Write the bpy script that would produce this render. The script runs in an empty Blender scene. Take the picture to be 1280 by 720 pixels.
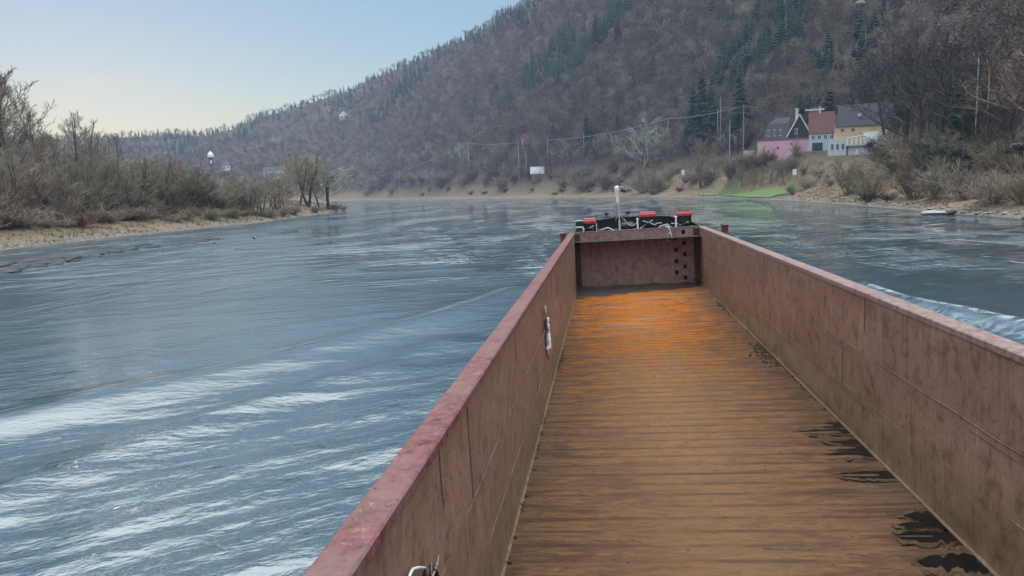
import bpy, math, random
import numpy as np
from math import sin, cos, pi, radians, hypot, atan2, degrees
from mathutils import Matrix, Vector

# ------------------------------------------------------------------ camera
FOC = 950.0                                   # focal length in pixels of a 1280 wide picture
CAMZ = 7.5                                    # eye height over the water
YAW, PITCH, ROLL = 0.12686, 0.1255, radians(-1.7)
BARGE_PITCH, BARGE_ROLL = 0.12266, -0.06006   # how the barge lies as seen by the camera
BARGE_CAM = Vector((2.135, 0.0, 6.864))       # the camera in the barge's own axes


def axes(yaw, pitch, roll):
    cy, sy, cp, sp = cos(yaw), sin(yaw), cos(pitch), sin(pitch)
    fw = np.array([-sy * cp, cy * cp, -sp])
    rt = np.array([cy, sy, 0.0])
    up = np.cross(rt, fw)
    return cos(roll) * rt + sin(roll) * up, -sin(roll) * rt + cos(roll) * up, fw


def as_matrix(a):
    r, u, f = a
    return Matrix(((r[0], u[0], -f[0]), (r[1], u[1], -f[1]), (r[2], u[2], -f[2])))


scene = bpy.context.scene
COL = scene.collection
AX = axes(YAW, PITCH, ROLL)
AXB = axes(YAW, BARGE_PITCH, BARGE_ROLL)
cam_data = bpy.data.cameras.new('camera')
cam = bpy.data.objects.new('camera', cam_data)
COL.objects.link(cam)
cam.matrix_world = Matrix.Translation((0, 0, CAMZ)) @ as_matrix(AX).to_4x4()
cam_data.sensor_fit = 'HORIZONTAL'
cam_data.angle = 2 * math.atan(640 / FOC)
cam_data.clip_start, cam_data.clip_end = 0.1, 20000
scene.camera = cam

# ------------------------------------------------------------------ sky, sun, exposure
SUN_AZ, SUN_EL = -37.0, 2.0                   # degrees clockwise from the barge's heading; height
world = bpy.data.worlds.new('World')
scene.world = world
world.use_nodes = True
wn, wl = world.node_tree.nodes, world.node_tree.links
wn.clear()
sky = wn.new('ShaderNodeTexSky')
sky.sky_type = 'NISHITA'
sky.sun_disc = False
sky.sun_elevation = radians(SUN_EL)
sky.sun_rotation = radians(SUN_AZ)
sky.air_density, sky.dust_density, sky.ozone_density = 1.0, 0.14, 3.2
gam = wn.new('ShaderNodeGamma')
gam.inputs['Gamma'].default_value = 0.42
hsv = wn.new('ShaderNodeHueSaturation')
hsv.inputs['Value'].default_value = 0.63
hsv.inputs['Saturation'].default_value = 1.3
bg = wn.new('ShaderNodeBackground')
bg.inputs['Strength'].default_value = 0.15
wout = wn.new('ShaderNodeOutputWorld')
wl.new(sky.outputs[0], gam.inputs['Color'])
wl.new(gam.outputs[0], hsv.inputs['Color'])
tcw = wn.new('ShaderNodeTexCoord')            # added brightening of the sky towards the unseen zenith, lights the hold
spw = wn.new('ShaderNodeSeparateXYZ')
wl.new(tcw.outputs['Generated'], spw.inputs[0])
zenith_boost = wn.new('ShaderNodeMapRange')
zenith_boost.interpolation_type = 'SMOOTHSTEP'
wl.new(spw.outputs['Z'], zenith_boost.inputs[0])
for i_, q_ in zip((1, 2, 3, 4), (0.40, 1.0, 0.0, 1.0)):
    zenith_boost.inputs[i_].default_value = q_
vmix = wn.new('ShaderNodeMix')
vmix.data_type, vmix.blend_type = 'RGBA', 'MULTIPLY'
wl.new(zenith_boost.outputs[0], vmix.inputs[0])
low = wn.new('ShaderNodeMapRange')                 # the evening glow close to the horizon
low.interpolation_type = 'SMOOTHSTEP'
wl.new(spw.outputs['Z'], low.inputs[0])
for i_, q_ in zip((1, 2, 3, 4), (0.05, 0.24, 1.0, 0.0)):
    low.inputs[i_].default_value = q_
lmix = wn.new('ShaderNodeMix')
lmix.data_type, lmix.blend_type = 'RGBA', 'MULTIPLY'
wl.new(low.outputs[0], lmix.inputs[0])
wl.new(hsv.outputs[0], lmix.inputs[6])
lmix.inputs[7].default_value = (1.08, 1.03, 0.84, 1)
wl.new(lmix.outputs[2], vmix.inputs[6])
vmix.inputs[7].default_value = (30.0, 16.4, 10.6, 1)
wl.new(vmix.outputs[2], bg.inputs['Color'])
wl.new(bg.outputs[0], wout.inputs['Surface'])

sun_data = bpy.data.lights.new('sun', 'SUN')
sun_data.energy = 0.06
sun_data.angle = radians(10)
sun_data.color = (1.0, 0.86, 0.76)
sun = bpy.data.objects.new('sun', sun_data)
COL.objects.link(sun)
sd_ = Vector((sin(radians(SUN_AZ)) * cos(radians(SUN_EL)), cos(radians(SUN_AZ)) * cos(radians(SUN_EL)), sin(radians(SUN_EL))))
sun.rotation_euler = sd_.to_track_quat('Z', 'Y').to_euler()

vs = scene.view_settings
vs.view_transform, vs.look, vs.gamma, vs.use_curve_mapping = 'Standard', 'None', 1.0, False
vs.exposure = 2.44
scene.cycles.max_bounces = 6
scene.cycles.diffuse_bounces = 2
scene.cycles.glossy_bounces = 3
scene.cycles.transmission_bounces = 2
scene.cycles.volume_bounces = 1
scene.cycles.caustics_reflective = False
scene.cycles.caustics_refractive = False

RNG = random.Random(17)


# ------------------------------------------------------------------ numeric helpers
def hash2(i, j, s):
    n = (i * 374761393 + j * 668265263 + s * 974634777) & 0xffffffff
    n = ((n ^ (n >> 13)) * 1274126177) & 0xffffffff
    return ((n ^ (n >> 16)) & 0xffff) / 65535.0


def vnoise(x, y, s=0):
    x, y = np.asarray(x, float), np.asarray(y, float)
    i, j = np.floor(x).astype(np.int64), np.floor(y).astype(np.int64)
    u, v = x - i, y - j
    u, v = u * u * (3 - 2 * u), v * v * (3 - 2 * v)
    return (hash2(i, j, s) * (1 - u) + hash2(i + 1, j, s) * u) * (1 - v) + (hash2(i, j + 1, s) * (1 - u) + hash2(i + 1, j + 1, s) * u) * v


def fbm(x, y, s=0, o=4):
    t, a, r = 0.0, 0.5, 0.0
    for k in range(o):
        r = r + a * vnoise(np.asarray(x) * 2 ** k, np.asarray(y) * 2 ** k, s + k)
        t += a
        a *= 0.5
    return r / t


def sstep(a, b, x):
    t = np.clip((np.asarray(x, float) - a) / (b - a), 0, 1)
    return t * t * (3 - 2 * t)


def ray(px, py, A=AX):
    r, u, f = A
    d = f * FOC + r * (px - 640) - u * (py - 360)
    return d / np.linalg.norm(d)


def on_water(px, py):
    d = ray(px, py)
    t = -CAMZ / d[2]
    return (d[0] * t, d[1] * t)


def azim(px, py=235):
    d = ray(px, py)
    return degrees(atan2(d[0], d[1]))


def horizon_y(px):
    lo, hi = 100.0, 400.0
    for _ in range(40):
        m = (lo + hi) / 2
        if ray(px, m)[2] > 0:
            lo = m
        else:
            hi = m
    return lo


# ------------------------------------------------------------------ the lie of the land
LEFT_PX = [(-150, 336), (-60, 321), (0, 314.5), (60, 307), (100, 303), (150, 297), (200, 292), (260, 285.5), (320, 279.7), (360, 274), (400, 268.5), (425, 263.5)]
FAR_PX = [(417, 251.4), (480, 250.1), (540, 249.3), (650, 247.8), (710, 246.9), (770, 246.6), (830, 246.8), (870, 246.9), (930, 248.2), (990, 251.5), (1040, 255.5), (1090, 259), (1140, 263.5), (1190, 268), (1235, 271), (1280, 275), (1340, 283), (1400, 292)]
LEFT = [(-92, -700), (-95, -60)] + [on_water(*p) for p in LEFT_PX]
tip = LEFT[-1]
LEFT += [(tip[0] - 6, tip[1] + 30), (-330, 900), (-570, 1440)]
FAR = [on_water(*p) for p in FAR_PX]
RIVER = np.array(LEFT + FAR + [(62, 60), (60, -60), (58, -700)])


def river_dist(x, y):
    """distance to the river's edge, positive on land"""
    x, y = np.asarray(x, float), np.asarray(y, float)
    best = np.full(x.shape, 1e9)
    inside = np.zeros(x.shape, bool)
    n = len(RIVER)
    for k in range(n):
        ax, ay = RIVER[k]
        bx, by = RIVER[(k + 1) % n]
        ex, ey = bx - ax, by - ay
        t = np.clip(((x - ax) * ex + (y - ay) * ey) / (ex * ex + ey * ey), 0, 1)
        best = np.minimum(best, np.hypot(x - ax - t * ex, y - ay - t * ey))
        if ey != 0:
            c = ((ay > y) != (by > y)) & (x < (bx - ax) * (y - ay) / ey + ax)
            inside ^= c
    return np.where(inside, -best, best)


SKYLINE = [(-400, 190), (0, 176), (100, 172), (170, 169), (220, 166), (255, 168), (270, 163), (290, 160), (320, 146), (350, 137), (400, 122), (440, 109), (470, 95), (500, 81), (530, 67), (560, 54), (600, 36), (625, 20), (680, -12), (800, -60), (1000, -120), (1280, -190), (1500, -240)]
RIDGE_R = [(-60, 2750), (-38, 2700), (-31, 2650), (-25, 2600), (-20, 2450), (-13, 2050), (-6, 1650), (0, 1350), (8, 1080), (15, 850), (26, 680), (40, 620), (90, 600)]
rr_a, rr_r = np.array([p[0] for p in RIDGE_R], float), np.array([p[1] for p in RIDGE_R], float)
sk_a = np.array([azim(p[0], p[1]) for p in SKYLINE])
sk_t = np.array([math.tan(math.asin(ray(*p)[2])) for p in SKYLINE])
fa = np.array([degrees(atan2(p[0], p[1])) for p in FAR])
fr = np.array([hypot(*p) for p in FAR])
TOE_A = np.concatenate(([-180, -60, -30, -21.5], fa[0:], [60, 90, 130, 180]))
TOE_R = np.concatenate(([6000, 1850, 1650, 1580], fr + np.interp(fa, [-3, 4, 9.8, 13, 18, 20.5, 23, 26, 40], [60, 90, 175, 205, 205, 150, 115, 90, 70]), [130, 105, 140, 6000]))


PADS = []


def land(x, y):
    """height of the ground, levelled where the houses stand"""
    z = raw_land(x, y)
    if PADS:
        ws, wz_ = np.zeros(np.shape(z)), np.zeros(np.shape(z))
        wm_ = np.zeros(np.shape(z))
        for px_, py_, pz_ in PADS:
            w_ = 1 - sstep(11, 24, np.hypot(np.asarray(x) - px_, np.asarray(y) - py_))
            ws, wz_, wm_ = ws + w_, wz_ + w_ * pz_, np.maximum(wm_, w_)
        z = z * (1 - wm_) + wz_ / np.maximum(ws, 1e-6) * wm_
    return z


def raw_land(x, y):
    x, y = np.asarray(x, float), np.asarray(y, float)
    a, r = np.degrees(np.arctan2(x, y)), np.hypot(x, y)
    d = river_dist(x, y)
    right = sstep(-20, -14, a) * (1 - sstep(120, 170, a))
    jag = (fbm(x / 7, y / 7, 3) - 0.5)
    b_left = np.interp(d, [-30, -6, 0, 5, 14, 26, 45], [-4, -1.6, 0, 1.3, 3.3, 5.4, 6.3])
    b_right = np.interp(d, [-30, -6, 0, 5, 14, 22, 33, 60, 110], [-4, -1.6, 0, 1.6, 3.3, 5.6, 18, 21.5, 22.5])
    z = b_left * (1 - right) + b_right * right
    z = z + np.where(d > 0, jag * np.clip(d / 6, 0, 1) * (0.9 + 0.6 * right), 0)
    toe = np.interp(a, TOE_A, TOE_R)
    ridge = np.interp(a, rr_a, rr_r)
    zr = np.interp(a, sk_a, sk_t) * ridge + CAMZ
    t = (r - toe) / np.maximum(ridge - toe, 50)
    prof = np.where(t < 0.9, t, 0.9 + 0.1 * np.tanh((t - 0.9) / 0.1))
    prof = np.clip(prof, 0, 1) - np.clip(t - 1.02, 0, 3) * 0.05
    base = 22.5 * right + 6.3 * (1 - right)
    hill = np.maximum(prof, 0) * (zr - base)
    rough = (fbm(x / 90, y / 90, 11, 3) - 0.5) * 44 * np.clip(t * 4, 0, 1) * np.clip((1.0 - t) * 4, 0.12, 1)
    back = (np.abs(a) > 150)
    return np.where(back, z, z + hill + np.where(t > 0, rough, 0))


def hit(px, py, r0=60, r1=3200):
    """where the sight line through a pixel meets the ground"""
    d = ray(px, py)
    h = hypot(d[0], d[1])
    rs = np.geomspace(r0, r1, 3000)
    X, Y, Z = d[0] / h * rs, d[1] / h * rs, CAMZ + d[2] / h * rs
    below = np.nonzero(land(X, Y) >= np.maximum(Z, -0.02))[0]
    k = below[0] if len(below) else len(rs) - 1
    return float(X[k]), float(Y[k]), float(land(X[k:k + 1], Y[k:k + 1])[0]), float(rs[k])


def at_range(px, r, py=240):
    d = ray(px, py)
    h = hypot(d[0], d[1])
    x, y = d[0] / h * r, d[1] / h * r
    return x, y, float(land(np.array([x]), np.array([y]))[0])


for cols, py_, r_ in (((945, 958, 971, 984, 997, 1010), 203, 505), ((1020, 1033), 192, 478), ((1040, 1052, 1066, 1080, 1094, 1108), 197, 430)):
    zs_ = CAMZ + (horizon_y(cols[len(cols) // 2]) - py_) * r_ / FOC
    for c_ in cols:
        x_, y_, _ = at_range(c_, r_ + 6)
        PADS.append((x_, y_, zs_))

# ------------------------------------------------------------------ materials
def new_mat(name):
    m = bpy.data.materials.new(name)
    m.use_nodes = True
    nt = m.node_tree
    return m, nt, nt.nodes['Principled BSDF']


class NT:
    """shorthand for wiring nodes"""
    def __init__(s, nt):
        s.t = nt

    def n(s, kind, **kw):
        nd = s.t.nodes.new(kind)
        for k, v in kw.items():
            if k[0] == '_':
                nd.inputs[k[1:].replace('_', ' ')].default_value = v
            else:
                setattr(nd, k, v)
        return nd

    def l(s, a, b):
        s.t.links.new(a, b)

    def coord(s, scale=(1, 1, 1), rot=(0, 0, 0), kind='Object'):
        tc = s.n('ShaderNodeTexCoord')
        mp = s.n('ShaderNodeMapping')
        mp.inputs['Scale'].default_value = scale
        mp.inputs['Rotation'].default_value = rot
        s.l(tc.outputs[kind], mp.inputs['Vector'])
        return mp.outputs[0]

    def noise(s, vec, scale, detail=5, rough=0.55, dist=0.0):
        nd = s.n('ShaderNodeTexNoise')
        nd.inputs['Scale'].default_value = scale
        nd.inputs['Detail'].default_value = detail
        nd.inputs['Roughness'].default_value = rough
        nd.inputs['Distortion'].default_value = dist
        s.l(vec, nd.inputs['Vector'])
        return nd.outputs[0]

    def ramp(s, fac, stops, interp='LINEAR'):
        nd = s.n('ShaderNodeValToRGB')
        cr = nd.color_ramp
        cr.interpolation = interp
        while len(cr.elements) < len(stops):
            cr.elements.new(0.5)
        for e, (p, c) in zip(cr.elements, stops):
            e.position = p
            e.color = (*c, 1) if not isinstance(c, (int, float)) else (c, c, c, 1)
        s.l(fac, nd.inputs[0])
        return nd.outputs[0]

    def mix(s, fac, a, b, mode='MIX'):
        nd = s.n('ShaderNodeMix', data_type='RGBA', blend_type=mode)
        for sock, v in ((nd.inputs[0], fac), (nd.inputs[6], a), (nd.inputs[7], b)):
            if isinstance(v, (int, float)):
                sock.default_value = v
            elif isinstance(v, tuple):
                sock.default_value = (*v, 1)
            else:
                s.l(v, sock)
        return nd.outputs[2]

    def math(s, op, a, b=None, clamp=False):
        nd = s.n('ShaderNodeMath', operation=op, use_clamp=clamp)
        for sock, v in zip(nd.inputs, (a, b)):
            if v is None:
                continue
            if isinstance(v, (int, float)):
                sock.default_value = v
            else:
                s.l(v, sock)
        return nd.outputs[0]

    def maprange(s, v, a, b, c=0.0, d=1.0, smooth=True):
        nd = s.n('ShaderNodeMapRange', interpolation_type='SMOOTHSTEP' if smooth else 'LINEAR')
        s.l(v, nd.inputs[0])
        for i, q in zip((1, 2, 3, 4), (a, b, c, d)):
            nd.inputs[i].default_value = q
        return nd.outputs[0]

    def bump(s, h, strength, distance, normal=None):
        nd = s.n('ShaderNodeBump')
        nd.inputs['Strength'].default_value = strength
        nd.inputs['Distance'].default_value = distance
        s.l(h, nd.inputs['Height'])
        if normal is not None:
            s.l(normal, nd.inputs['Normal'])
        return nd.outputs[0]


def plain(name, col, rough=0.7, var=0.25, scale=6.0, metal=0.0, bump=0.0):
    """a paint or surface with uneven wear"""
    m, nt, p = new_mat(name)
    k = NT(nt)
    v = k.coord()
    f = k.noise(v, scale, 6, 0.6)
    dark = tuple(c * (1 - var) for c in col)
    light = tuple(min(1, c * (1 + var)) for c in col)
    k.l(k.ramp(f, [(0.3, dark), (0.7, light)]), p.inputs['Base Color'])
    p.inputs['Roughness'].default_value = rough
    p.inputs['Metallic'].default_value = metal
    if bump:
        k.l(k.bump(f, 0.6, bump), p.inputs['Normal'])
    return m


def varied(name, cols, rough=0.9, scale=0.3):
    """one colour per object, from a small palette, with some mottling"""
    m, nt, p = new_mat(name)
    k = NT(nt)
    oi = k.n('ShaderNodeObjectInfo')
    stops = [(i / max(1, len(cols) - 1), c) for i, c in enumerate(cols)]
    c = k.ramp(oi.outputs['Random'], stops)
    f = k.noise(k.coord(), scale, 3)
    k.l(k.mix(0.5, c, k.ramp(f, [(0.3, 0.35), (0.7, 0.75)]), 'OVERLAY'), p.inputs['Base Color'])
    p.inputs['Roughness'].default_value = rough
    p.inputs['Specular IOR Level'].default_value = 0.15
    return m


def steel_wall(name, tint_top, tint_low, along='Y'):
    """old painted plating: plates of slightly different tone, runs, scrapes, dust near the floor"""
    m, nt, p = new_mat(name)
    k = NT(nt)
    tc = k.n('ShaderNodeTexCoord')
    sp = k.n('ShaderNodeSeparateXYZ')
    k.l(tc.outputs['Object'], sp.inputs[0])
    cb = k.n('ShaderNodeCombineXYZ')
    k.l(sp.outputs[along], cb.inputs[0])
    k.l(sp.outputs['Z'], cb.inputs[1])
    br = k.n('ShaderNodeTexBrick', offset=0.37)
    br.inputs['Scale'].default_value = 1.0
    br.inputs['Brick Width'].default_value = 4.1
    br.inputs['Row Height'].default_value = 1.185
    br.inputs['Mortar Size'].default_value = 0.012
    br.inputs['Color1'].default_value = (0.42, 0.42, 0.42, 1)
    br.inputs['Color2'].default_value = (0.56, 0.56, 0.56, 1)
    br.inputs['Mortar'].default_value = (0.34, 0.34, 0.34, 1)
    k.l(cb.outputs[0], br.inputs['Vector'])
    big = k.noise(tc.outputs['Object'], 0.55, 5, 0.6)
    fine = k.noise(tc.outputs['Object'], 7.0, 8, 0.65)
    streak_v = k.coord((5.5, 5.5, 0.35))
    streak = k.noise(streak_v, 1.0, 6, 0.6, 0.4)
    h = k.maprange(k.math('ADD', sp.outputs['Z'], k.math('MULTIPLY', big, 1.6)), 0.9, 3.3)
    col = k.mix(h, tint_low, tint_top)
    col = k.mix(0.55, col, br.outputs[0], 'OVERLAY')
    col = k.mix(k.ramp(streak, [(0.35, 0.0), (0.54, 0.0), (0.7, 0.4)]), col, (0.052, 0.034, 0.03))
    col = k.mix(k.ramp(streak, [(0.28, 0.35), (0.4, 0.0), (1, 0.0)]), col, tuple(c * 1.55 for c in tint_top))
    mot = k.noise(tc.outputs['Object'], 2.3, 8, 0.68, 0.3)
    col = k.mix(k.ramp(mot, [(0.34, 0.75), (0.48, 0.0)]), col, tuple(c * 0.42 for c in tint_low))
    col = k.mix(k.ramp(mot, [(0.55, 0.0), (0.7, 0.5)]), col, (0.36, 0.26, 0.2))
    col = k.mix(k.ramp(fine, [(0.32, 0.5), (0.44, 0.0), (1, 0.0)]), col, (0.04, 0.022, 0.018))
    col = k.mix(k.ramp(fine, [(0.6, 0.0), (0.75, 0.45)]), col, (0.3, 0.22, 0.17))
    scr = k.noise(k.coord((0.6, 0.6, 14)), 1.2, 6, 0.7, 0.8)
    col = k.mix(k.ramp(scr, [(0.62, 0.0), (0.72, 0.4)]), col, (0.09, 0.05, 0.04))
    k.l(col, p.inputs['Base Color'])
    p.inputs['Roughness'].default_value = 0.42
    p.inputs['Specular IOR Level'].default_value = 0.14
    hgt = k.math('ADD', k.math('MULTIPLY', fine, 0.5), k.math('MULTIPLY', big, 1.5))
    k.l(k.bump(hgt, 0.5, 0.03), p.inputs['Normal'])
    return m


M = {}
M['side_paint'] = steel_wall('weathered_brown_plating', (0.265, 0.148, 0.118), (0.235, 0.148, 0.092))
M['bow_paint'] = steel_wall('weathered_bow_plating', (0.31, 0.18, 0.165), (0.26, 0.165, 0.135), 'X')


def rail_mat():
    m, nt, p = new_mat('worn_pink_red_rail_paint')
    k = NT(nt)
    v = k.coord()
    f = k.noise(v, 5.0, 9, 0.7)
    g = k.noise(v, 0.9, 5, 0.6)
    c = k.ramp(f, [(0.36, (0.07, 0.03, 0.027)), (0.45, (0.17, 0.062, 0.062)), (0.6, (0.24, 0.092, 0.095)), (0.72, (0.34, 0.2, 0.18))])
    c = k.mix(k.ramp(g, [(0.38, 0.0), (0.6, 0.8)]), c, (0.2, 0.12, 0.108))
    chip = k.noise(v, 14.0, 6, 0.7)
    c = k.mix(k.ramp(chip, [(0.34, 0.85), (0.42, 0.0)]), c, (0.06, 0.035, 0.03))
    c = k.mix(k.ramp(chip, [(0.6, 0.0), (0.68, 0.5)]), c, (0.42, 0.3, 0.28))
    k.l(c, p.inputs['Base Color'])
    p.inputs['Roughness'].default_value = 0.65
    p.inputs['Specular IOR Level'].default_value = 0.1
    k.l(k.bump(f, 0.6, 0.02), p.inputs['Normal'])
    return m


M['rail'] = rail_mat()
M['rail_brown'] = plain('worn_brown_rail_paint', (0.23, 0.14, 0.12), 0.7, 0.45, 6, bump=0.02)
M['bow_dark'] = steel_wall('dark_corner_plating', (0.075, 0.05, 0.045), (0.07, 0.048, 0.04), 'X')  # much darker tint of the plating for the bow wall corners


def floor_mat():
    m, nt, p = new_mat('muddy_rusty_floor_plates')
    k = NT(nt)
    tc = k.n('ShaderNodeTexCoord')
    sp = k.n('ShaderNodeSeparateXYZ')
    k.l(tc.outputs['Object'], sp.inputs[0])
    X, Y = sp.outputs['X'], sp.outputs['Y']
    lines = k.noise(k.coord((0.55, 2.6, 1)), 1.0, 9, 0.7, 0.5)
    lines2 = k.noise(k.coord((1.7, 7.5, 1)), 1.0, 8, 0.72, 0.5)
    patch = k.noise(tc.outputs['Object'], 0.35, 5, 0.6)
    fine = k.noise(tc.outputs['Object'], 9.0, 8, 0.7)
    # rust-orange mud lies towards the bow, paler brown dust nearer
    edge = k.math('ADD', Y, k.math('MULTIPLY', k.math('SUBTRACT', k.noise(tc.outputs['Object'], 0.6, 8, 0.7), 0.5), 34))
    t = k.maprange(edge, 17.0, 43.0)
    mud = k.ramp(t, [(0.0, (0.19, 0.098, 0.05)), (0.45, (0.225, 0.095, 0.03)), (0.72, (0.29, 0.088, 0.01)), (1.0, (0.42, 0.11, 0.005))])
    # light dust track down the middle
    mid = k.math('ABSOLUTE', k.math('SUBTRACT', X, 3.9))
    track = k.maprange(k.math('ADD', mid, k.math('MULTIPLY', lines, 3.2)), 1.0, 3.4, 0.42, 0.0)
    col = k.mix(track, mud, k.mix(t, (0.22, 0.122, 0.066), (0.28, 0.12, 0.03)))
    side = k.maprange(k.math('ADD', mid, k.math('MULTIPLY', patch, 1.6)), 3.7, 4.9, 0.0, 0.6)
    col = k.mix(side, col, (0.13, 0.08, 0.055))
    # dark damp lines in the hollows between the frames
    w = k.maprange(mid, 0.2, 3.2, 0.25, 1.0)
    d1 = k.math('MULTIPLY', k.ramp(lines, [(0.4, 0.95), (0.53, 0.0)]), w)
    col = k.mix(d1, col, (0.085, 0.042, 0.026))
    d2 = k.math('MULTIPLY', k.ramp(lines2, [(0.4, 0.95), (0.5, 0.0)]), w)
    col = k.mix(d2, col, (0.1, 0.055, 0.035))
    lines3 = k.noise(k.coord((3.4, 16.0, 1)), 1.0, 7, 0.74, 0.5)
    d3 = k.math('MULTIPLY', k.ramp(lines3, [(0.36, 0.85), (0.46, 0.0)]), k.maprange(Y, 8, 30, 0.35, 1.0))
    col = k.mix(d3, col, (0.06, 0.03, 0.018))
    col = k.mix(k.ramp(lines3, [(0.56, 0.0), (0.7, 0.5)]), col, (0.36, 0.18, 0.085))
    br = k.n('ShaderNodeTexBrick', offset=0.5)
    br.inputs['Scale'].default_value = 1.0
    br.inputs['Brick Width'].default_value = 2.1
    br.inputs['Row Height'].default_value = 9.3
    br.inputs['Mortar Size'].default_value = 0.008
    br.inputs['Color1'].default_value = (0.46, 0.46, 0.46, 1)
    br.inputs['Color2'].default_value = (0.54, 0.54, 0.54, 1)
    br.inputs['Mortar'].default_value = (0.42, 0.42, 0.42, 1)
    k.l(tc.outputs['Object'], br.inputs['Vector'])
    col = k.mix(0.7, col, br.outputs[0], 'OVERLAY')
    sc = k.noise(k.coord((7.0, 0.35, 1)), 1.0, 7, 0.7, 0.6)      # scrapes left by the grab along the hold
    col = k.mix(k.ramp(sc, [(0.64, 0.0), (0.74, 0.2)]), col, (0.33, 0.22, 0.14))
    col = k.mix(k.ramp(sc, [(0.28, 0.45), (0.36, 0.0)]), col, (0.1, 0.055, 0.035))
    blot = k.noise(tc.outputs['Object'], 1.3, 7, 0.66)
    col = k.mix(k.ramp(blot, [(0.3, 0.55), (0.44, 0.0)]), col, (0.1, 0.062, 0.042))
    far_wet = k.math('MULTIPLY', k.maprange(Y, 32, 40), k.ramp(k.noise(k.coord((0.2, 1.2, 1)), 1.0, 5, 0.6), [(0.52, 0.0), (0.62, 0.55)]))
    col = k.mix(far_wet, col, (0.23, 0.16, 0.12))
    col = k.mix(k.ramp(fine, [(0.3, 0.55), (0.42, 0.0)]), col, (0.11, 0.07, 0.045))
    k.l(col, p.inputs['Base Color'])
    k.l(k.ramp(lines, [(0.3, 0.45), (0.6, 0.85)]), p.inputs['Roughness'])
    p.inputs['Specular IOR Level'].default_value = 0.07
    ribs = k.math('SINE', k.math('MULTIPLY', Y, 2 * pi / 0.62))
    rw = k.math('MULTIPLY', k.maprange(ribs, -0.55, -0.97), k.ramp(k.noise(k.coord((0.5, 1.1, 1)), 1.0, 5, 0.65), [(0.35, 0.05), (0.62, 0.75)]))
    k.l(k.mix(rw, col, (0.075, 0.04, 0.025)), p.inputs['Base Color'])
    grit = k.noise(tc.outputs['Object'], 26.0, 6, 0.75)
    hg = k.math('ADD', k.math('MULTIPLY', lines2, 1.2), k.math('ADD', k.math('MULTIPLY', fine, 0.6), k.math('MULTIPLY', grit, 0.25)))
    k.l(k.bump(hg, 0.9, 0.05), p.inputs['Normal'])
    return m


M['floor'] = floor_mat()
M['black_steel'] = plain('black_bitumen_steel', (0.018, 0.017, 0.018), 0.45, 0.4, 4)
M['dark_red'] = plain('dark_red_oxide_steel', (0.14, 0.04, 0.045), 0.6, 0.35, 5)
M['red'] = plain('faded_red_paint', (0.4, 0.04, 0.055), 0.6, 0.45, 7)
M['pink_top'] = plain('sun_bleached_red_paint', (0.55, 0.2, 0.21), 0.6, 0.35, 8)
M['white'] = plain('white_paint', (0.78, 0.79, 0.8), 0.5, 0.08, 5)
M['lamp_white'] = plain('pale_blue_white_lantern_paint', (0.7, 0.76, 0.88), 0.4, 0.08, 9)
M['grey_post'] = plain('galvanised_steel', (0.48, 0.48, 0.47), 0.5, 0.2, 6)
M['grey_deck'] = plain('grey_brown_deck_steel', (0.12, 0.1, 0.1), 0.6, 0.35, 3)
M['rope_white'] = plain('white_rope_fibre', (0.72, 0.72, 0.74), 0.9, 0.2, 30, bump=0.01)
M['rope_tan'] = plain('tan_rope_fibre', (0.42, 0.32, 0.25), 0.9, 0.25, 30, bump=0.01)
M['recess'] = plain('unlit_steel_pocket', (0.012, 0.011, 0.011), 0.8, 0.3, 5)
M['mud'] = plain('dark_wet_mud', (0.035, 0.024, 0.024), 0.5, 0.55, 2.5, bump=0.05)
M['litter'] = plain('leaf_and_bark_litter', (0.07, 0.045, 0.03), 0.85, 0.6, 9)
M['puddle'] = plain('black_standing_water', (0.006, 0.006, 0.006), 0.12, 0.4, 2)
M['damp'] = plain('damp_silt', (0.085, 0.05, 0.032), 0.5, 0.6, 5)
for k_, sp_, ro_ in (('damp', 0.06, 0.9), ('puddle', 0.28, 0.1)):
    q_ = M[k_].node_tree.nodes['Principled BSDF']
    q_.inputs['Specular IOR Level'].default_value, q_.inputs['Roughness'].default_value = sp_, ro_


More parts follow.
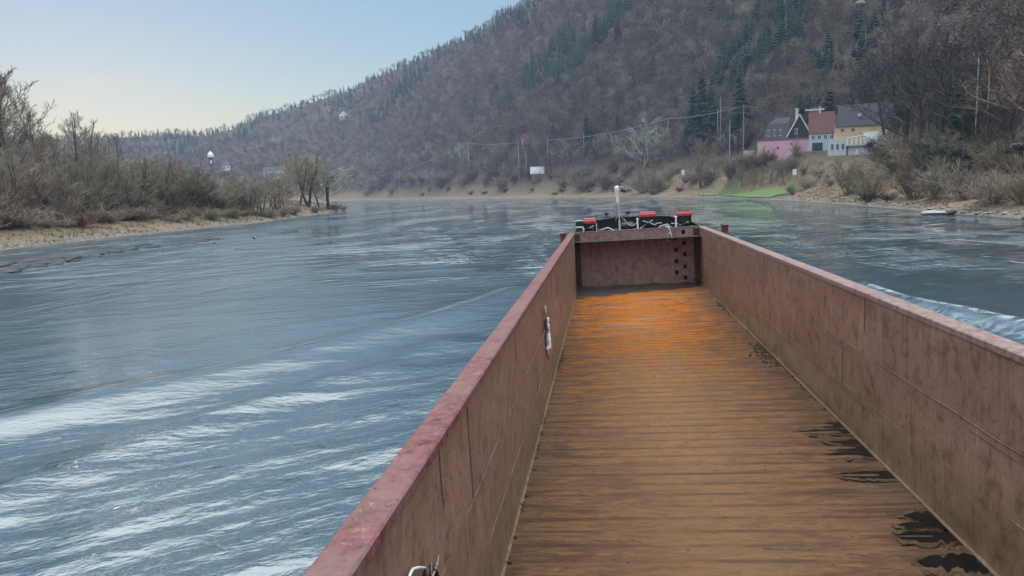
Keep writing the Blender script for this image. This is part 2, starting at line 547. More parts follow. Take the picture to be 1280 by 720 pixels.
# ------------------------------------------------------------------ mesh builder
class MB:
    def __init__(s):
        s.v, s.f = [], []

    def add(s, v, f):
        o = len(s.v)
        s.v += [tuple(p) for p in v]
        s.f += [tuple(i + o for i in q) for q in f]
        return s

    def box(s, c, d, rz=0.0, taper=1.0, tilt=None):
        x, y, z = (q / 2 for q in d)
        P = []
        for zz, t in ((-z, 1), (z, taper)):
            for a, b in ((-x, -y), (x, -y), (x, y), (-x, y)):
                P.append(Vector((a * t, b * t, zz)))
        R = Matrix.Rotation(rz, 3, 'Z')
        if tilt is not None:
            R = R @ tilt
        P = [R @ p + Vector(c) for p in P]
        return s.add(P, [(3, 2, 1, 0), (4, 5, 6, 7), (0, 1, 5, 4), (1, 2, 6, 5), (2, 3, 7, 6), (3, 0, 4, 7)])

    def tube(s, path, rad, n=6, cap=True):
        path = [Vector(p) for p in path]
        if not hasattr(rad, '__len__'):
            rad = [rad] * len(path)
        up = Vector((0, 0, 1))
        V, F = [], []
        for i, p in enumerate(path):
            d = (path[min(i + 1, len(path) - 1)] - path[max(i - 1, 0)])
            d = d.normalized() if d.length > 1e-9 else Vector((0, 0, 1))
            a = d.cross(up if abs(d.z) < 0.95 else Vector((1, 0, 0))).normalized()
            b = d.cross(a)
            for k in range(n):
                t = 2 * pi * k / n
                V.append(p + (a * cos(t) + b * sin(t)) * rad[i])
        for i in range(len(path) - 1):
            for k in range(n):
                q = (k + 1) % n
                F.append((i * n + k, i * n + q, (i + 1) * n + q, (i + 1) * n + k))
        if cap:
            F.append(tuple(range(n - 1, -1, -1)))
            F.append(tuple((len(path) - 1) * n + k for k in range(n)))
        return s.add(V, F)

    def lathe(s, prof, c=(0, 0, 0), n=16):
        V, F = [], []
        for r, z in prof:
            for k in range(n):
                t = 2 * pi * k / n
                V.append((c[0] + r * cos(t), c[1] + r * sin(t), c[2] + z))
        for i in range(len(prof) - 1):
            for k in range(n):
                q = (k + 1) % n
                F.append((i * n + k, i * n + q, (i + 1) * n + q, (i + 1) * n + k))
        F.append(tuple(range(n - 1, -1, -1)))
        F.append(tuple((len(prof) - 1) * n + k for k in range(n)))
        return s.add(V, F)

    def grid(s, P):
        """P: rows of points"""
        n = len(P[0])
        V = [p for row in P for p in row]
        F = [(i * n + j, i * n + j + 1, (i + 1) * n + j + 1, (i + 1) * n + j) for i in range(len(P) - 1) for j in range(n - 1)]
        return s.add(V, F)

    def mesh(s, name, smooth=False):
        me = bpy.data.meshes.new(name)
        me.from_pydata(s.v, [], s.f)
        if smooth:
            me.polygons.foreach_set('use_smooth', [True] * len(me.polygons))
        me.update()
        return me

    def build(s, name, mat, parent=None, smooth=False, loc=None, rz=0.0, bevel=0.0):
        o = bpy.data.objects.new(name, s.mesh(name, smooth))
        COL.objects.link(o)
        o.data.materials.append(mat)
        if parent is not None:
            o.parent = parent
        if loc is not None:
            o.location = loc
        o.rotation_euler.z = rz
        if bevel:
            b = o.modifiers.new('bevel', 'BEVEL')
            b.width, b.segments, b.limit_method = bevel, 2, 'ANGLE'
        return o


def np_mesh(name, V, F, mat, smooth=True):
    """big meshes straight from arrays; F is (n,k)"""
    me = bpy.data.meshes.new(name)
    k = F.shape[1]
    me.vertices.add(len(V))
    me.vertices.foreach_set('co', np.ascontiguousarray(V, np.float32).ravel())
    me.loops.add(F.size)
    me.loops.foreach_set('vertex_index', np.ascontiguousarray(F, np.int32).ravel())
    me.polygons.add(len(F))
    me.polygons.foreach_set('loop_start', np.arange(0, F.size, k, dtype=np.int32))
    me.polygons.foreach_set('loop_total', np.full(len(F), k, np.int32))
    me.polygons.foreach_set('use_smooth', np.full(len(F), smooth))
    me.update()
    me.validate()
    me.materials.append(mat)
    o = bpy.data.objects.new(name, me)
    COL.objects.link(o)
    return o


def tag(o, label=None, cat=None, group=None, kind=None):
    if label:
        o['label'] = label
    if cat:
        o['category'] = cat
    if group:
        o['group'] = group
    if kind:
        o['kind'] = kind
    return o


def thing(name, label, cat, loc=(0, 0, 0), rz=0.0, group=None):
    o = bpy.data.objects.new(name, None)
    o.empty_display_size = 0.3
    COL.objects.link(o)
    o.location = loc
    o.rotation_euler.z = rz
    return tag(o, label, cat, group)


def dup(root, loc, rz, scale=1.0, label=None, group=None):
    """a copy of a thing and of its parts"""
    r = root.copy()
    COL.objects.link(r)
    r.location = loc
    r.rotation_euler.z = rz
    r.scale = (scale, scale, scale) if not isinstance(scale, tuple) else scale
    if label:
        r['label'] = label
    if group:
        r['group'] = group
    for ch in root.children:
        c = ch.copy()
        COL.objects.link(c)
        c.parent = r
        for g in ch.children:
            e = g.copy()
            COL.objects.link(e)
            e.parent = c
    return r


# ------------------------------------------------------------------ ground and river
def polar(az, rs):
    A, R = np.meshgrid(np.radians(az), rs)
    return R * np.sin(A), R * np.cos(A)


def polar_faces(nr, na, wrap):
    i, j = np.meshgrid(np.arange(nr - 1), np.arange(na if wrap else na - 1), indexing='ij')
    j2 = (j + 1) % na
    return np.stack([i * na + j, i * na + j2, (i + 1) * na + j2, (i + 1) * na + j], -1).reshape(-1, 4)[:, ::-1]


def ground_mat():
    m, nt, p = new_mat('winter_ground')
    k = NT(nt)
    geo = k.n('ShaderNodeNewGeometry')
    sp = k.n('ShaderNodeSeparateXYZ')
    k.l(geo.outputs['Position'], sp.inputs[0])
    pos = geo.outputs['Position']
    big = k.noise(pos, 0.045, 5, 0.6)
    med = k.noise(pos, 0.35, 6, 0.65)
    fine = k.noise(pos, 2.2, 6, 0.7)
    grass = k.ramp(med, [(0.3, (0.075, 0.052, 0.04)), (0.45, (0.165, 0.115, 0.08)), (0.6, (0.245, 0.175, 0.122)), (0.75, (0.32, 0.245, 0.18))])
    grass = k.mix(k.ramp(big, [(0.42, 0.0), (0.62, 0.5)]), grass, (0.12, 0.115, 0.06))
    stones = k.ramp(fine, [(0.38, (0.05, 0.04, 0.036)), (0.5, (0.19, 0.155, 0.13)), (0.66, (0.36, 0.31, 0.265))])
    zz = k.math('ADD', sp.outputs['Z'], k.math('MULTIPLY', k.math('SUBTRACT', med, 0.5), 3.0))
    c = k.mix(k.maprange(zz, 0.5, 1.9), stones, grass)
    c = k.mix(k.maprange(sp.outputs['Z'], 0.0, 0.22), (0.07, 0.06, 0.05), c)
    litter = k.ramp(med, [(0.3, (0.06, 0.048, 0.04)), (0.7, (0.125, 0.096, 0.078))])
    c = k.mix(k.maprange(zz, 12.0, 24.0), c, litter)
    k.l(c, p.inputs['Base Color'])
    p.inputs['Roughness'].default_value = 0.95
    p.inputs['Specular IOR Level'].default_value = 0.1
    k.l(k.bump(k.math('ADD', med, k.math('MULTIPLY', fine, 0.4)), 1.0, 0.6), p.inputs['Normal'])
    return m


az_g = np.concatenate((np.arange(-180, -50, 3.0), np.arange(-50, 40, 0.2), np.arange(40, 180, 3.0)))
rs_g = np.concatenate(([2, 30], np.geomspace(60, 700, 230), np.geomspace(715, 2800, 110), [3100, 3400]))
gx, gy = polar(az_g, rs_g)
gz = land(gx, gy)
V = np.stack([gx, gy, gz], -1).reshape(-1, 3)
ground = np_mesh('ground', V, polar_faces(len(rs_g), len(az_g), True), ground_mat())
tag(ground, 'dry grass banks and wooded valley sides along the river', kind='structure')

# wake: crests that leave the bow on both sides
WAKE_L = [on_water(*p) for p in [(-120, 556), (0, 532), (130, 497), (290, 464), (420, 430), (540, 401), (612, 377), (650, 362)]]
WAKE_L2 = [on_water(*p) for p in [(-60, 655), (60, 600), (200, 552), (340, 500), (470, 462), (560, 425)]]
WAKE_R = [on_water(*p) for p in [(1085, 362), (1130, 376), (1190, 388), (1280, 410), (1400, 440)]]


def polyline_d(x, y, P):
    best = np.full(x.shape, 1e9)
    sgn = np.ones(x.shape)
    for (ax, ay), (bx, by) in zip(P[:-1], P[1:]):
        ex, ey = bx - ax, by - ay
        L = hypot(ex, ey)
        t = np.clip(((x - ax) * ex + (y - ay) * ey) / L ** 2, 0, 1)
        d = np.hypot(x - ax - t * ex, y - ay - t * ey)
        s = np.sign(ex * (y - ay) - ey * (x - ax))
        m = d < best
        best = np.where(m, d, best)
        sgn = np.where(m, s, sgn)
    return best * sgn


def calm(x, y):
    """0 on smooth sliding water, 1 where the river chops"""
    a, r = np.degrees(np.arctan2(x, y)), np.hypot(x, y)
    n = fbm(x / 24, y / 24, 41, 3)
    c = sstep(-26, -10, a + (n - 0.5) * 16) * sstep(40, 75, r)
    near = 1 - sstep(22, 48, r + (n - 0.5) * 20)
    swell = np.exp(-(polyline_d(x, y, WAKE_L) / 2.6) ** 2)
    return np.clip(0.2 + 0.8 * c + 0.5 * near, 0.14, 1) * (1 - 0.8 * swell) * (1 - 0.35 * sstep(4, 14, a))


def water_height(x, y, spacing):
    r = np.hypot(x, y)
    z = np.zeros(x.shape)
    rg = np.random.RandomState(5)
    ch = calm(x, y)
    wob = fbm(x / 14, y / 14, 21, 2) * 4
    for k in range(46):
        lam = 0.55 * 11 ** (k / 45.0)
        th = radians(128) + rg.normal(0, 0.2 + 0.25 * (lam < 1.2))
        amp = 0.0095 * lam ** 0.8 * (1.0 if lam < 2.2 else 0.55) * rg.uniform(0.5, 1.2)
        kx, ky = cos(th) * 2 * pi / lam, sin(th) * 2 * pi / lam
        fade = np.clip((lam / spacing - 2.2) / 2, 0, 1)
        grp = 0.35 + 1.1 * vnoise(x / (lam * 5) + k, y / (lam * 5), 60 + k)
        z += fade * amp * grp * np.sin(kx * x + ky * y + rg.uniform(0, 6.28) + wob * (0.9 + lam * 0.1)) * ch
    for P, A, w in ((WAKE_L, 0.29, 1.5), (WAKE_L2, 0.2, 1.1), (WAKE_R, 0.45, 1.3)):
        d = polyline_d(x, y, P) + (fbm(x / 9, y / 9, 31, 2) - 0.5) * 1.2
        amp = A * (0.55 + 0.9 * vnoise(x / 8, y / 8, 33))
        z += amp * (np.exp(-(d / w) ** 2) - 0.3 * np.exp(-((np.abs(d) - 2.1 * w) / (1.2 * w)) ** 2))
    z *= sstep(1.5, 5, river_dist_neg(x, y))
    in_barge = (1 - sstep(6.9, 7.6, np.abs(x - 2.1))) * (1 - sstep(60, 62, y))
    return z * (1 - in_barge) + 0.02


def river_dist_neg(x, y):
    return -river_dist(x, y)


def water_mat():
    m, nt, p = new_mat('river_water')
    k = NT(nt)
    geo = k.n('ShaderNodeNewGeometry')
    at = k.n('ShaderNodeAttribute', attribute_name='chop')
    mp = k.n('ShaderNodeMapping', vector_type='TEXTURE')
    mp.inputs['Rotation'].default_value = (0, 0, radians(36))
    mp.inputs['Scale'].default_value = (2.1, 1.0, 1)
    k.l(geo.outputs['Position'], mp.inputs['Vector'])
    n1 = k.noise(mp.outputs[0], 0.6, 4, 0.5, 0.12)
    n2 = k.noise(mp.outputs[0], 2.0, 4, 0.55, 0.2)
    n3 = k.noise(mp.outputs[0], 6.5, 3, 0.5, 0.15)
    gust = k.noise(mp.outputs[0], 0.11, 4, 0.6, 0.6)            # patches of rough and of sliding water
    mps = k.n('ShaderNodeMapping')                              # long streaks of broken water that follow the stream
    mps.inputs['Rotation'].default_value = (0, 0, radians(8))
    mps.inputs['Scale'].default_value = (0.075, 0.017, 1)
    k.l(geo.outputs['Position'], mps.inputs['Vector'])
    streak = k.noise(mps.outputs[0], 1.0, 6, 0.68, 0.5)
    gmask = k.math('MULTIPLY', k.maprange(gust, 0.43, 0.57, 0.15, 1.3), k.maprange(streak, 0.46, 0.56, 0.02, 1.7))
    opn = k.n('ShaderNodeAttribute', attribute_name='open')
    gm = k.n('ShaderNodeMix')
    k.l(opn.outputs['Fac'], gm.inputs[0])
    gm.inputs[2].default_value = 0.46
    k.l(gmask, gm.inputs[3])
    gmask = gm.outputs[0]
    n0 = k.noise(mp.outputs[0], 0.2, 3, 0.5, 0.4)
    h = k.math('ADD', k.math('MULTIPLY', n1, 1.0), k.math('ADD', k.math('MULTIPLY', n2, 0.55), k.math('MULTIPLY', n3, 0.12)))
    h = k.math('ADD', k.math('MULTIPLY', h, gmask), k.math('MULTIPLY', n0, k.maprange(opn.outputs['Fac'], 0.0, 1.0, 0.9, 2.2)))
    h = k.math('MULTIPLY', h, k.maprange(at.outputs['Fac'], 0.1, 1.0, 0.3, 1.0, False))
    k.l(k.maprange(at.outputs['Fac'], 0.12, 0.5, 0.2, 0.03), p.inputs['Roughness'])
    k.l(k.bump(h, 1.0, 0.5), p.inputs['Normal'])
    c = k.noise(geo.outputs['Position'], 0.06, 4, 0.6)
    k.l(k.ramp(c, [(0.35, (0.024, 0.05, 0.066)), (0.65, (0.04, 0.072, 0.09))]), p.inputs['Base Color'])
    p.inputs['IOR'].default_value = 2.3
    foam = k.n('ShaderNodeAttribute', attribute_name='foam')
    fn = k.noise(mp.outputs[0], 1.6, 6, 0.7, 0.6)
    ff = k.math('MULTIPLY', foam.outputs['Fac'], k.ramp(fn, [(0.42, 0.0), (0.56, 1.0)]), True)
    sh = k.n('ShaderNodeBsdfDiffuse')
    sh.inputs[0].default_value = (0.42, 0.47, 0.52, 1)
    ms = k.n('ShaderNodeMixShader')
    k.l(ff, ms.inputs[0])
    k.l(p.outputs[0], ms.inputs[1])
    k.l(sh.outputs[0], ms.inputs[2])
    k.l(ms.outputs[0], [q for q in nt.nodes if q.type == 'OUTPUT_MATERIAL'][0].inputs[0])
    return m


az_w = np.concatenate((np.arange(-180, -60, 4.0), np.arange(-60, -52, 1.0), np.arange(-52, 40, 0.16), np.arange(40, 60, 1.0), np.arange(60, 180, 4.0)))
rs_w = np.concatenate(([0.5, 3], np.geomspace(6, 330, 330), np.geomspace(338, 3000, 60)))
wx, wy = polar(az_w, rs_w)
sp_w = np.maximum(np.gradient(rs_w)[:, None], wx * 0 + rs_w[:, None] * radians(0.16))
wz = water_height(wx, wy, sp_w)
V = np.stack([wx, wy, wz], -1).reshape(-1, 3)
river = np_mesh('river_water', V, polar_faces(len(rs_w), len(az_w), True), water_mat())
at_ = river.data.attributes.new('chop', 'FLOAT', 'POINT')
at_.data.foreach_set('value', np.ascontiguousarray((calm(wx, wy) * 0.9).ravel(), np.float32))
at2 = river.data.attributes.new('open', 'FLOAT', 'POINT')
at2.data.foreach_set('value', np.ascontiguousarray(sstep(40, 110, np.hypot(wx, wy)).ravel(), np.float32))
fo = np.exp(-(polyline_d(wx, wy, WAKE_R) / 0.42) ** 2) * 0.8 + 0.35 * np.exp(-((polyline_d(wx, wy, WAKE_R) + 1.5) / 0.5) ** 2) + 0.22 * np.exp(-((polyline_d(wx, wy, WAKE_L) - 1.2) / 0.5) ** 2)
at3 = river.data.attributes.new('foam', 'FLOAT', 'POINT')
at3.data.foreach_set('value', np.ascontiguousarray(np.clip(fo, 0, 1).ravel(), np.float32))
tag(river, 'broad rippled river with the wake of the barge', kind='structure')

# ------------------------------------------------------------------ the barge
W, D, H = 8.4, 52.66, 3.945
Bm = as_matrix(AX) @ as_matrix(AXB).transposed()
barge = thing('cargo_barge', 'long open rust brown river barge with an empty muddy hold', 'barge')
BM4 = Matrix.Translation(Vector((0, 0, CAMZ)) - Bm @ BARGE_CAM) @ Bm.to_4x4()
barge.matrix_world = BM4


def on_barge(px, py, axis, val):
    """a point on one of the barge's planes, in the barge's own axes"""
    d = ray(px, py, AXB)
    c = np.array(BARGE_CAM)
    t = (val - c[axis]) / d[axis]
    return Vector(c + d * t)


def place_on_barge(o):
    o.matrix_world = BM4
    return o


Y0 = -7.0


def floor_z(x, y):
    x, y = np.asarray(x, float), np.asarray(y, float)
    q = 0.021 * np.sin(2 * pi * y / 0.62 ) * (0.4 + vnoise(x / 2, y / 5, 72)) + 0.014 * (fbm(x / 1.7, y / 1.1, 71, 3) - 0.5)
    return q * np.clip(np.minimum(x, W - x) / 0.4, 0, 1)


xs = np.linspace(0, W, 57)
ys = np.arange(Y0, D + 0.05, 0.07)
FX, FY = np.meshgrid(xs, ys)
V = np.stack([FX, FY, floor_z(FX, FY)], -1).reshape(-1, 3)
nr, na = FX.shape
i, j = np.meshgrid(np.arange(nr - 1), np.arange(na - 1), indexing='ij')
F = np.stack([i * na + j, i * na + j + 1, (i + 1) * na + j + 1, (i + 1) * na + j], -1).reshape(-1, 4)
fl = np_mesh('hold_floor', V, F, M['floor'])
fl.parent = barge


def side_wall(sx):
    """sx = 0 for the left wall, W for the right one; the rail sits outside the inner face"""
    out = -1 if sx == 0 else 1
    ys = np.arange(Y0, D + 0.26, 0.25)
    ys[-1] = D
    zs = np.linspace(0.0, H - 0.1, 18)
    b = MB()
    P = []
    for y in ys:
        row = []
        for z in zs:
            e = min(z, H - 0.1 - z) / 0.3
            bow = 0.07 * (vnoise(y / 1.6 + 7 * sx, z / 1.2, 81) - 0.5) * min(1, max(0, e))
            row.append((sx + out * (0.012 + bow), y, z))
        P.append(row)
    b.grid(P if out < 0 else [r[::-1] for r in P])
    for zl in (1.185, 2.37):                                  # weld seams and strake laps
        pts = [(sx - out * 0.0, y, zl + 0.012 * sin(y * 2.1 + sx)) for y in np.arange(Y0, D, 0.7)]
        b.tube(pts, 0.011, 6)
        b.box((sx + out * 0.018, (Y0 + D) / 2, zl - 0.09), (0.016, D - Y0 - 0.02, 0.15))
    for kx, y in enumerate(np.arange(-4.5, D - 1, 4.1)):
        b.box((sx + out * 0.011, y + 1.1 * sin(kx * 2.7), H - 0.85), (0.008, 0.05, 1.45))
        b.box((sx + out * 0.012, y + 2.0 + 0.8 * sin(kx * 1.9), 1.75), (0.008, 0.045, 1.15))
    b.tube([(sx, y, 0.02) for y in (Y0, D)], 0.035, 6)
    w = b.build('side_wall', M['side_paint'], barge, smooth=False)
    r = MB()
    ys2 = np.arange(Y0, D + 0.5, 0.5)
    prof = [(-0.008, H - 0.13), (-0.008, H - 0.02), (0.02, H), (0.375, H), (0.4, H - 0.02), (0.4, H - 0.16)]
    rows = []
    for y in ys2:
        dn = 0.008 * (vnoise(y * 1.3, sx, 91) - 0.5)
        rows.append([(sx + out * q, y, z + dn) for q, z in prof])
    r.grid(rows if out > 0 else [q[::-1] for q in rows])
    r.build('coaming_rail', M['rail'] if sx == 0 else M['rail_brown'], w)
    o = MB()
    o.box((sx + out * 0.29, (Y0 + D) / 2, H / 2 - 0.3), (0.2, D - Y0, H + 0.3))
    o.build('outer_side', M['dark_red'], w)
    return w


side_wall(0)
side_wall(W)

# bow wall with real step pockets
hole_px = [(854, 290), (844, 297.5), (855, 304), (845, 312), (856, 318), (845.5, 326.5), (856.5, 333), (846.3, 340.5), (857, 347)]
holes = []
for px, py in hole_px:
    c = on_barge(px, py, 1, D)
    holes.append((c.x - 0.12, c.x + 0.12, c.z - 0.14, c.z + 0.14))
xc = sorted({0.0, W} | {round(q, 4) for h in holes for q in h[:2]})
zc = sorted({-0.05, H} | {round(q, 4) for h in holes for q in h[2:]})
b = MB()
for x0, x1 in zip(xc[:-1], xc[1:]):
    for z0, z1 in zip(zc[:-1], zc[1:]):
        mx, mz = (x0 + x1) / 2, (z0 + z1) / 2
        if not any(h[0] < mx < h[1] and h[2] < mz < h[3] for h in holes):
            b.add([(x0, D, z0), (x1, D, z0), (x1, D, z1), (x0, D, z1)], [(0, 1, 2, 3)])
for zl in (1.42, 3.2):
    b.tube([(0.02, D, zl), (W - 0.02, D, zl)], 0.022, 6)
    b.box((W / 2 - 0.9, D - 0.006, zl + 0.08), (W - 2.4, 0.012, 0.12))
b.tube([(0.03, D, 0.03), (W - 0.03, D, 0.03)], 0.04, 6)
b.box((W / 2, D + 0.22, H / 2 - 0.3), (W + 0.8, 0.04, H + 0.55))
bw = b.build('bow_wall', M['bow_paint'], barge)
MB().box((W / 2, D + 0.1, H + 0.015), (W + 0.76, 0.24, 0.05)).build('coaming_rail', M['rail_brown'], bw)
for h in holes:
    q = MB()
    x0, x1, z0, z1 = h
    y0, y1 = D + 0.001, D + 0.17
    q.add([(x0, y0, z0), (x1, y0, z0), (x1, y0, z1), (x0, y0, z1), (x0, y1, z0), (x1, y1, z0), (x1, y1, z1), (x0, y1, z1)],
          [(4, 5, 6, 7), (0, 1, 5, 4), (3, 7, 6, 2), (0, 4, 7, 3), (1, 2, 6, 5)])
    q.build('step_pocket', M['recess'], bw)
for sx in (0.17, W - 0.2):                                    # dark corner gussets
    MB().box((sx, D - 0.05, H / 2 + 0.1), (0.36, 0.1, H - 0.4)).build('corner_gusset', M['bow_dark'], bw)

# hull, bow deck, bulwark
out_l = [(-0.55, Y0), (-0.55, 51.5), (-0.35, 54.2), (0.35, 56.6), (1.5, 58.2), (3.0, 58.9), (5.4, 58.9), (6.9, 58.2), (8.05, 56.6), (8.75, 54.2), (8.95, 51.5), (8.95, Y0)]
DZ = 3.35
b = MB()
n = len(out_l)
V = [(x, y, DZ) for x, y in out_l] + [(4.2 + (x - 4.2) * 0.97, y * (0.955 if y > 51 else 1), -1.3) for x, y in out_l]
b.add(V, [tuple(range(n, 2 * n))] + [(k, (k + 1) % n, n + (k + 1) % n, n + k) for k in range(n)])
b.build('hull', M['black_steel'], barge)
b = MB()
dk = [p for p in out_l if p[1] > 50]
b.add([(x, y, DZ + 0.004) for x, y in dk] + [(dk[-1][0], D + 0.3, DZ + 0.004), (dk[0][0], D + 0.3, DZ + 0.004)], [tuple(range(len(dk) + 2))[::-1]])
b.build('bow_deck', M['grey_deck'], barge)
b = MB()
bul = [(-0.5, 52.0, 3.4), (-0.3, 54.2, 3.75), (0.4, 56.6, 4.25), (1.5, 58.15, 4.5), (3.0, 58.85, 4.6), (5.4, 58.85, 4.6), (6.9, 58.15, 4.5), (8.0, 56.6, 4.25), (8.7, 54.2, 3.85), (8.9, 52.0, 3.4)]
for (x0, y0, z0), (x1, y1, z1) in zip(bul[:-1], bul[1:]):
    nx, ny = y1 - y0, -(x1 - x0)
    L = hypot(nx, ny)
    nx, ny = nx / L * 0.05, ny / L * 0.05
    b.add([(x0, y0, DZ), (x1, y1, DZ), (x1, y1, z1), (x0, y0, z0), (x0 - nx, y0 - ny, DZ), (x1 - nx, y1 - ny, DZ), (x1 - nx, y1 - ny, z1), (x0 - nx, y0 - ny, z0)],
          [(0, 1, 2, 3), (7, 6, 5, 4), (3, 2, 6, 7), (0, 3, 7, 4), (1, 5, 6, 2)])
b.tube(bul, 0.07, 8)
b.build('bulwark', M['black_steel'], barge, smooth=False)


def deck_at(px, y):
    """barge x of a picture column at distance y along the deck"""
    return on_barge(px, 280, 1, y).x


def up_at(py, px, y):
    return on_barge(px, py, 1, y).z


def winch(px, y, w, z0, z1, gear, top):
    x = deck_at(px, y)
    b = MB()
    b.box((x, y, (DZ + z0) / 2), (w * 0.86, 0.75, z0 - DZ))
    for s in (-1, 1):
        b.box((x + s * w * 0.44, y, (DZ + z0) / 2 + 0.02), (0.07, 0.9, z0 - DZ + 0.1))
        b.tube([(x + s * w * 0.32, y - 0.42, z0 - 0.15), (x + s * w * 0.32, y - 0.42, DZ)], 0.05, 6)
    root = b.build('winch', M['black_steel'], barge, bevel=0.02)
    c = MB()
    zz = z1 - z0
    c.add([(x - w / 2, y - 0.5, z0), (x + w / 2, y - 0.5, z0), (x + w / 2, y + 0.5, z0), (x - w / 2, y + 0.5, z0),
           (x - w / 2, y - 0.5, z0 + zz * 0.55), (x + w / 2, y - 0.5, z0 + zz * 0.55), (x + w / 2, y + 0.5, z0 + zz * 0.55), (x - w / 2, y + 0.5, z0 + zz * 0.55),
           (x - w * 0.38, y - 0.36, z1), (x + w * 0.38, y - 0.36, z1), (x + w * 0.38, y + 0.36, z1), (x - w * 0.38, y + 0.36, z1)],
          [(3, 2, 1, 0), (0, 1, 5, 4), (1, 2, 6, 5), (2, 3, 7, 6), (3, 0, 4, 7), (4, 5, 9, 8), (5, 6, 10, 9), (6, 7, 11, 10), (7, 4, 8, 11), (8, 9, 10, 11)])
    c.build('winch_cover', M['red'], root, bevel=0.03)
    MB().box((x, y, z1 + 0.012), (w * 0.78, 0.74, 0.03)).build('cover_lid', M[top], root)
    d = MB()
    zc_ = (DZ + z0) / 2 + 0.12
    d.tube([(x - w * 0.3, y - 0.5, zc_), (x + w * 0.3, y - 0.5, zc_)], 0.16, 10)
    d.lathe([(0.0, 0), (0.24, 0.0), (0.24, 0.05), (0.0, 0.05)], (x - w * 0.1, y - 0.7, zc_ + 0.1), 12)
    d.build('winch_drum', M['black_steel'], root)
    g = MB()
    for a, c2 in gear:
        g.tube([(x + a[0], y - 0.62, a[1]), (x + c2[0], y - 0.66, c2[1])], 0.035, 6)
    g.build('brake_lever', M['grey_post'], root)
    return root


winch(737, 54.6, 0.92, 4.46, 4.80, [((-0.15, 4.1), (0.3, 4.32)), ((0.5, 3.9), (0.5, 4.5))], 'pink_top')
winch(810, 56.4, 1.25, 4.64, 4.98, [((-0.62, 3.85), (0.3, 4.42)), ((-0.4, 4.4), (0.55, 4.02)), ((0.5, 4.15), (0.95, 4.18))], 'pink_top')
winch(855, 55.4, 1.02, 4.61, 4.95, [((-0.4, 4.0), (0.25, 4.2)), ((-0.95, 4.15), (-0.45, 4.1))], 'black_steel')

# striped marker board left of the first winch
x0, yb = deck_at(724.5, 54.0), 54.0
b = MB()
b.box((x0, yb, 4.22), (0.52, 0.1, 1.1))
b.tube([(x0, yb + 0.08, DZ), (x0, yb + 0.08, 4.2)], 0.05, 6)
mk = b.build('marker_board', M['black_steel'], barge)
for z in (3.86, 4.27, 4.73):
    MB().box((x0, yb - 0.054, z), (0.52, 0.01, 0.085)).build('white_stripe', M['white'], mk)

# deck posts
for px, ya, zt in ((797, 55.0, 4.55), (845, 54.6, 4.55), (745, 54.4, 4.3), (729, 53.6, 4.1)):
    xx = deck_at(px, ya)
    b = MB()
    b.tube([(xx, ya, DZ), (xx, ya, zt)], 0.055, 8)
    b.lathe([(0.12, 0), (0.12, 0.12), (0.07, 0.16)], (xx, ya, DZ), 10)
    b.lathe([(0.06, 0), (0.085, 0.03), (0.07, 0.1), (0.02, 0.13)], (xx, ya, zt - 0.03), 10)
    b.build('deck_post', M['white'] if px in (797, 845) else M['grey_post'], barge)

# mast with the bow lantern
mx, my = deck_at(774.5, 56.0), 56.0
b = MB()
b.tube([(mx, my, DZ), (mx, my, 4.5)], 0.075, 10)
b.tube([(mx, my, 4.5), (mx, my, 6.05)], 0.04, 8)
b.tube([(mx - 0.28, my, 4.5), (mx, my, 5.2), (mx + 0.28, my, 4.5)], 0.018, 5)
mast = b.build('mast', M['grey_post'], barge)
b = MB()
b.lathe([(0.07, 0), (0.1, 0.05), (0.11, 0.45), (0.16, 0.8), (0.19, 0.9), (0.2, 1.1), (0.17, 1.2), (0.05, 1.26)], (mx - 0.08, my, 5.75), 12)
b.box((mx + 0.12, my, 6.93), (0.6, 0.3, 0.04))
b.build('lantern', M['lamp_white'], mast, smooth=False)
b = MB()
b.box((mx + 0.36, my, 6.62), (0.36, 0.24, 0.2), tilt=Matrix.Rotation(0.35, 3, 'Y'))
b.tube([(mx + 0.02, my, 6.6), (mx + 0.3, my, 6.62)], 0.03, 6)
b.build('floodlight', M['black_steel'], mast)

# anchor windlass between mast and winch
b = MB()
wy_ = 57.2
xw0, xw1 = deck_at(757, wy_), deck_at(800, wy_)
b.tube([(xw0, wy_, 4.72), (xw1 - 1.0, wy_, 4.78)], 0.035, 6)
for f_ in (0.0, 0.13, 0.32, 0.5, 0.62, 0.8):
    xx = xw0 + (xw1 - xw0) * f_
    b.tube([(xx, wy_, DZ), (xx, wy_, 4.7 + 0.05 * f_)], 0.035, 6)
for f_ in (0.04, 0.66):
    xx = xw0 + (xw1 - xw0) * f_
    b.lathe([(0.0, 0.0), (0.14, 0.03), (0.17, 0.14), (0.1, 0.24), (0.0, 0.26)], (xx, wy_, 4.9), 10)
    b.tube([(xx, wy_, 4.7), (xx, wy_, 4.95)], 0.03, 6)
b.box(((xw0 + xw1) / 2 + 0.3, wy_ - 0.6, 3.85), (0.7, 0.5, 1.0))
b.tube([((xw0 + xw1) / 2 - 0.1, wy_ - 0.9, 4.05), ((xw0 + xw1) / 2 + 0.75, wy_ - 0.9, 4.05)], 0.26, 12)
wl_ = b.build('windlass', M['black_steel'], barge)
b = MB()
cx_, cz_ = deck_at(789, 55.6), 4.2
b.tube([(cx_ - 0.5 + 0.9 * t, 55.6, cz_ + 0.42 - 1.35 * t * (1.35 - t) + 0.15 * t) for t in np.linspace(0, 1, 12)], 0.03, 6)
b.build('loose_chain', M['grey_post'], wl_)

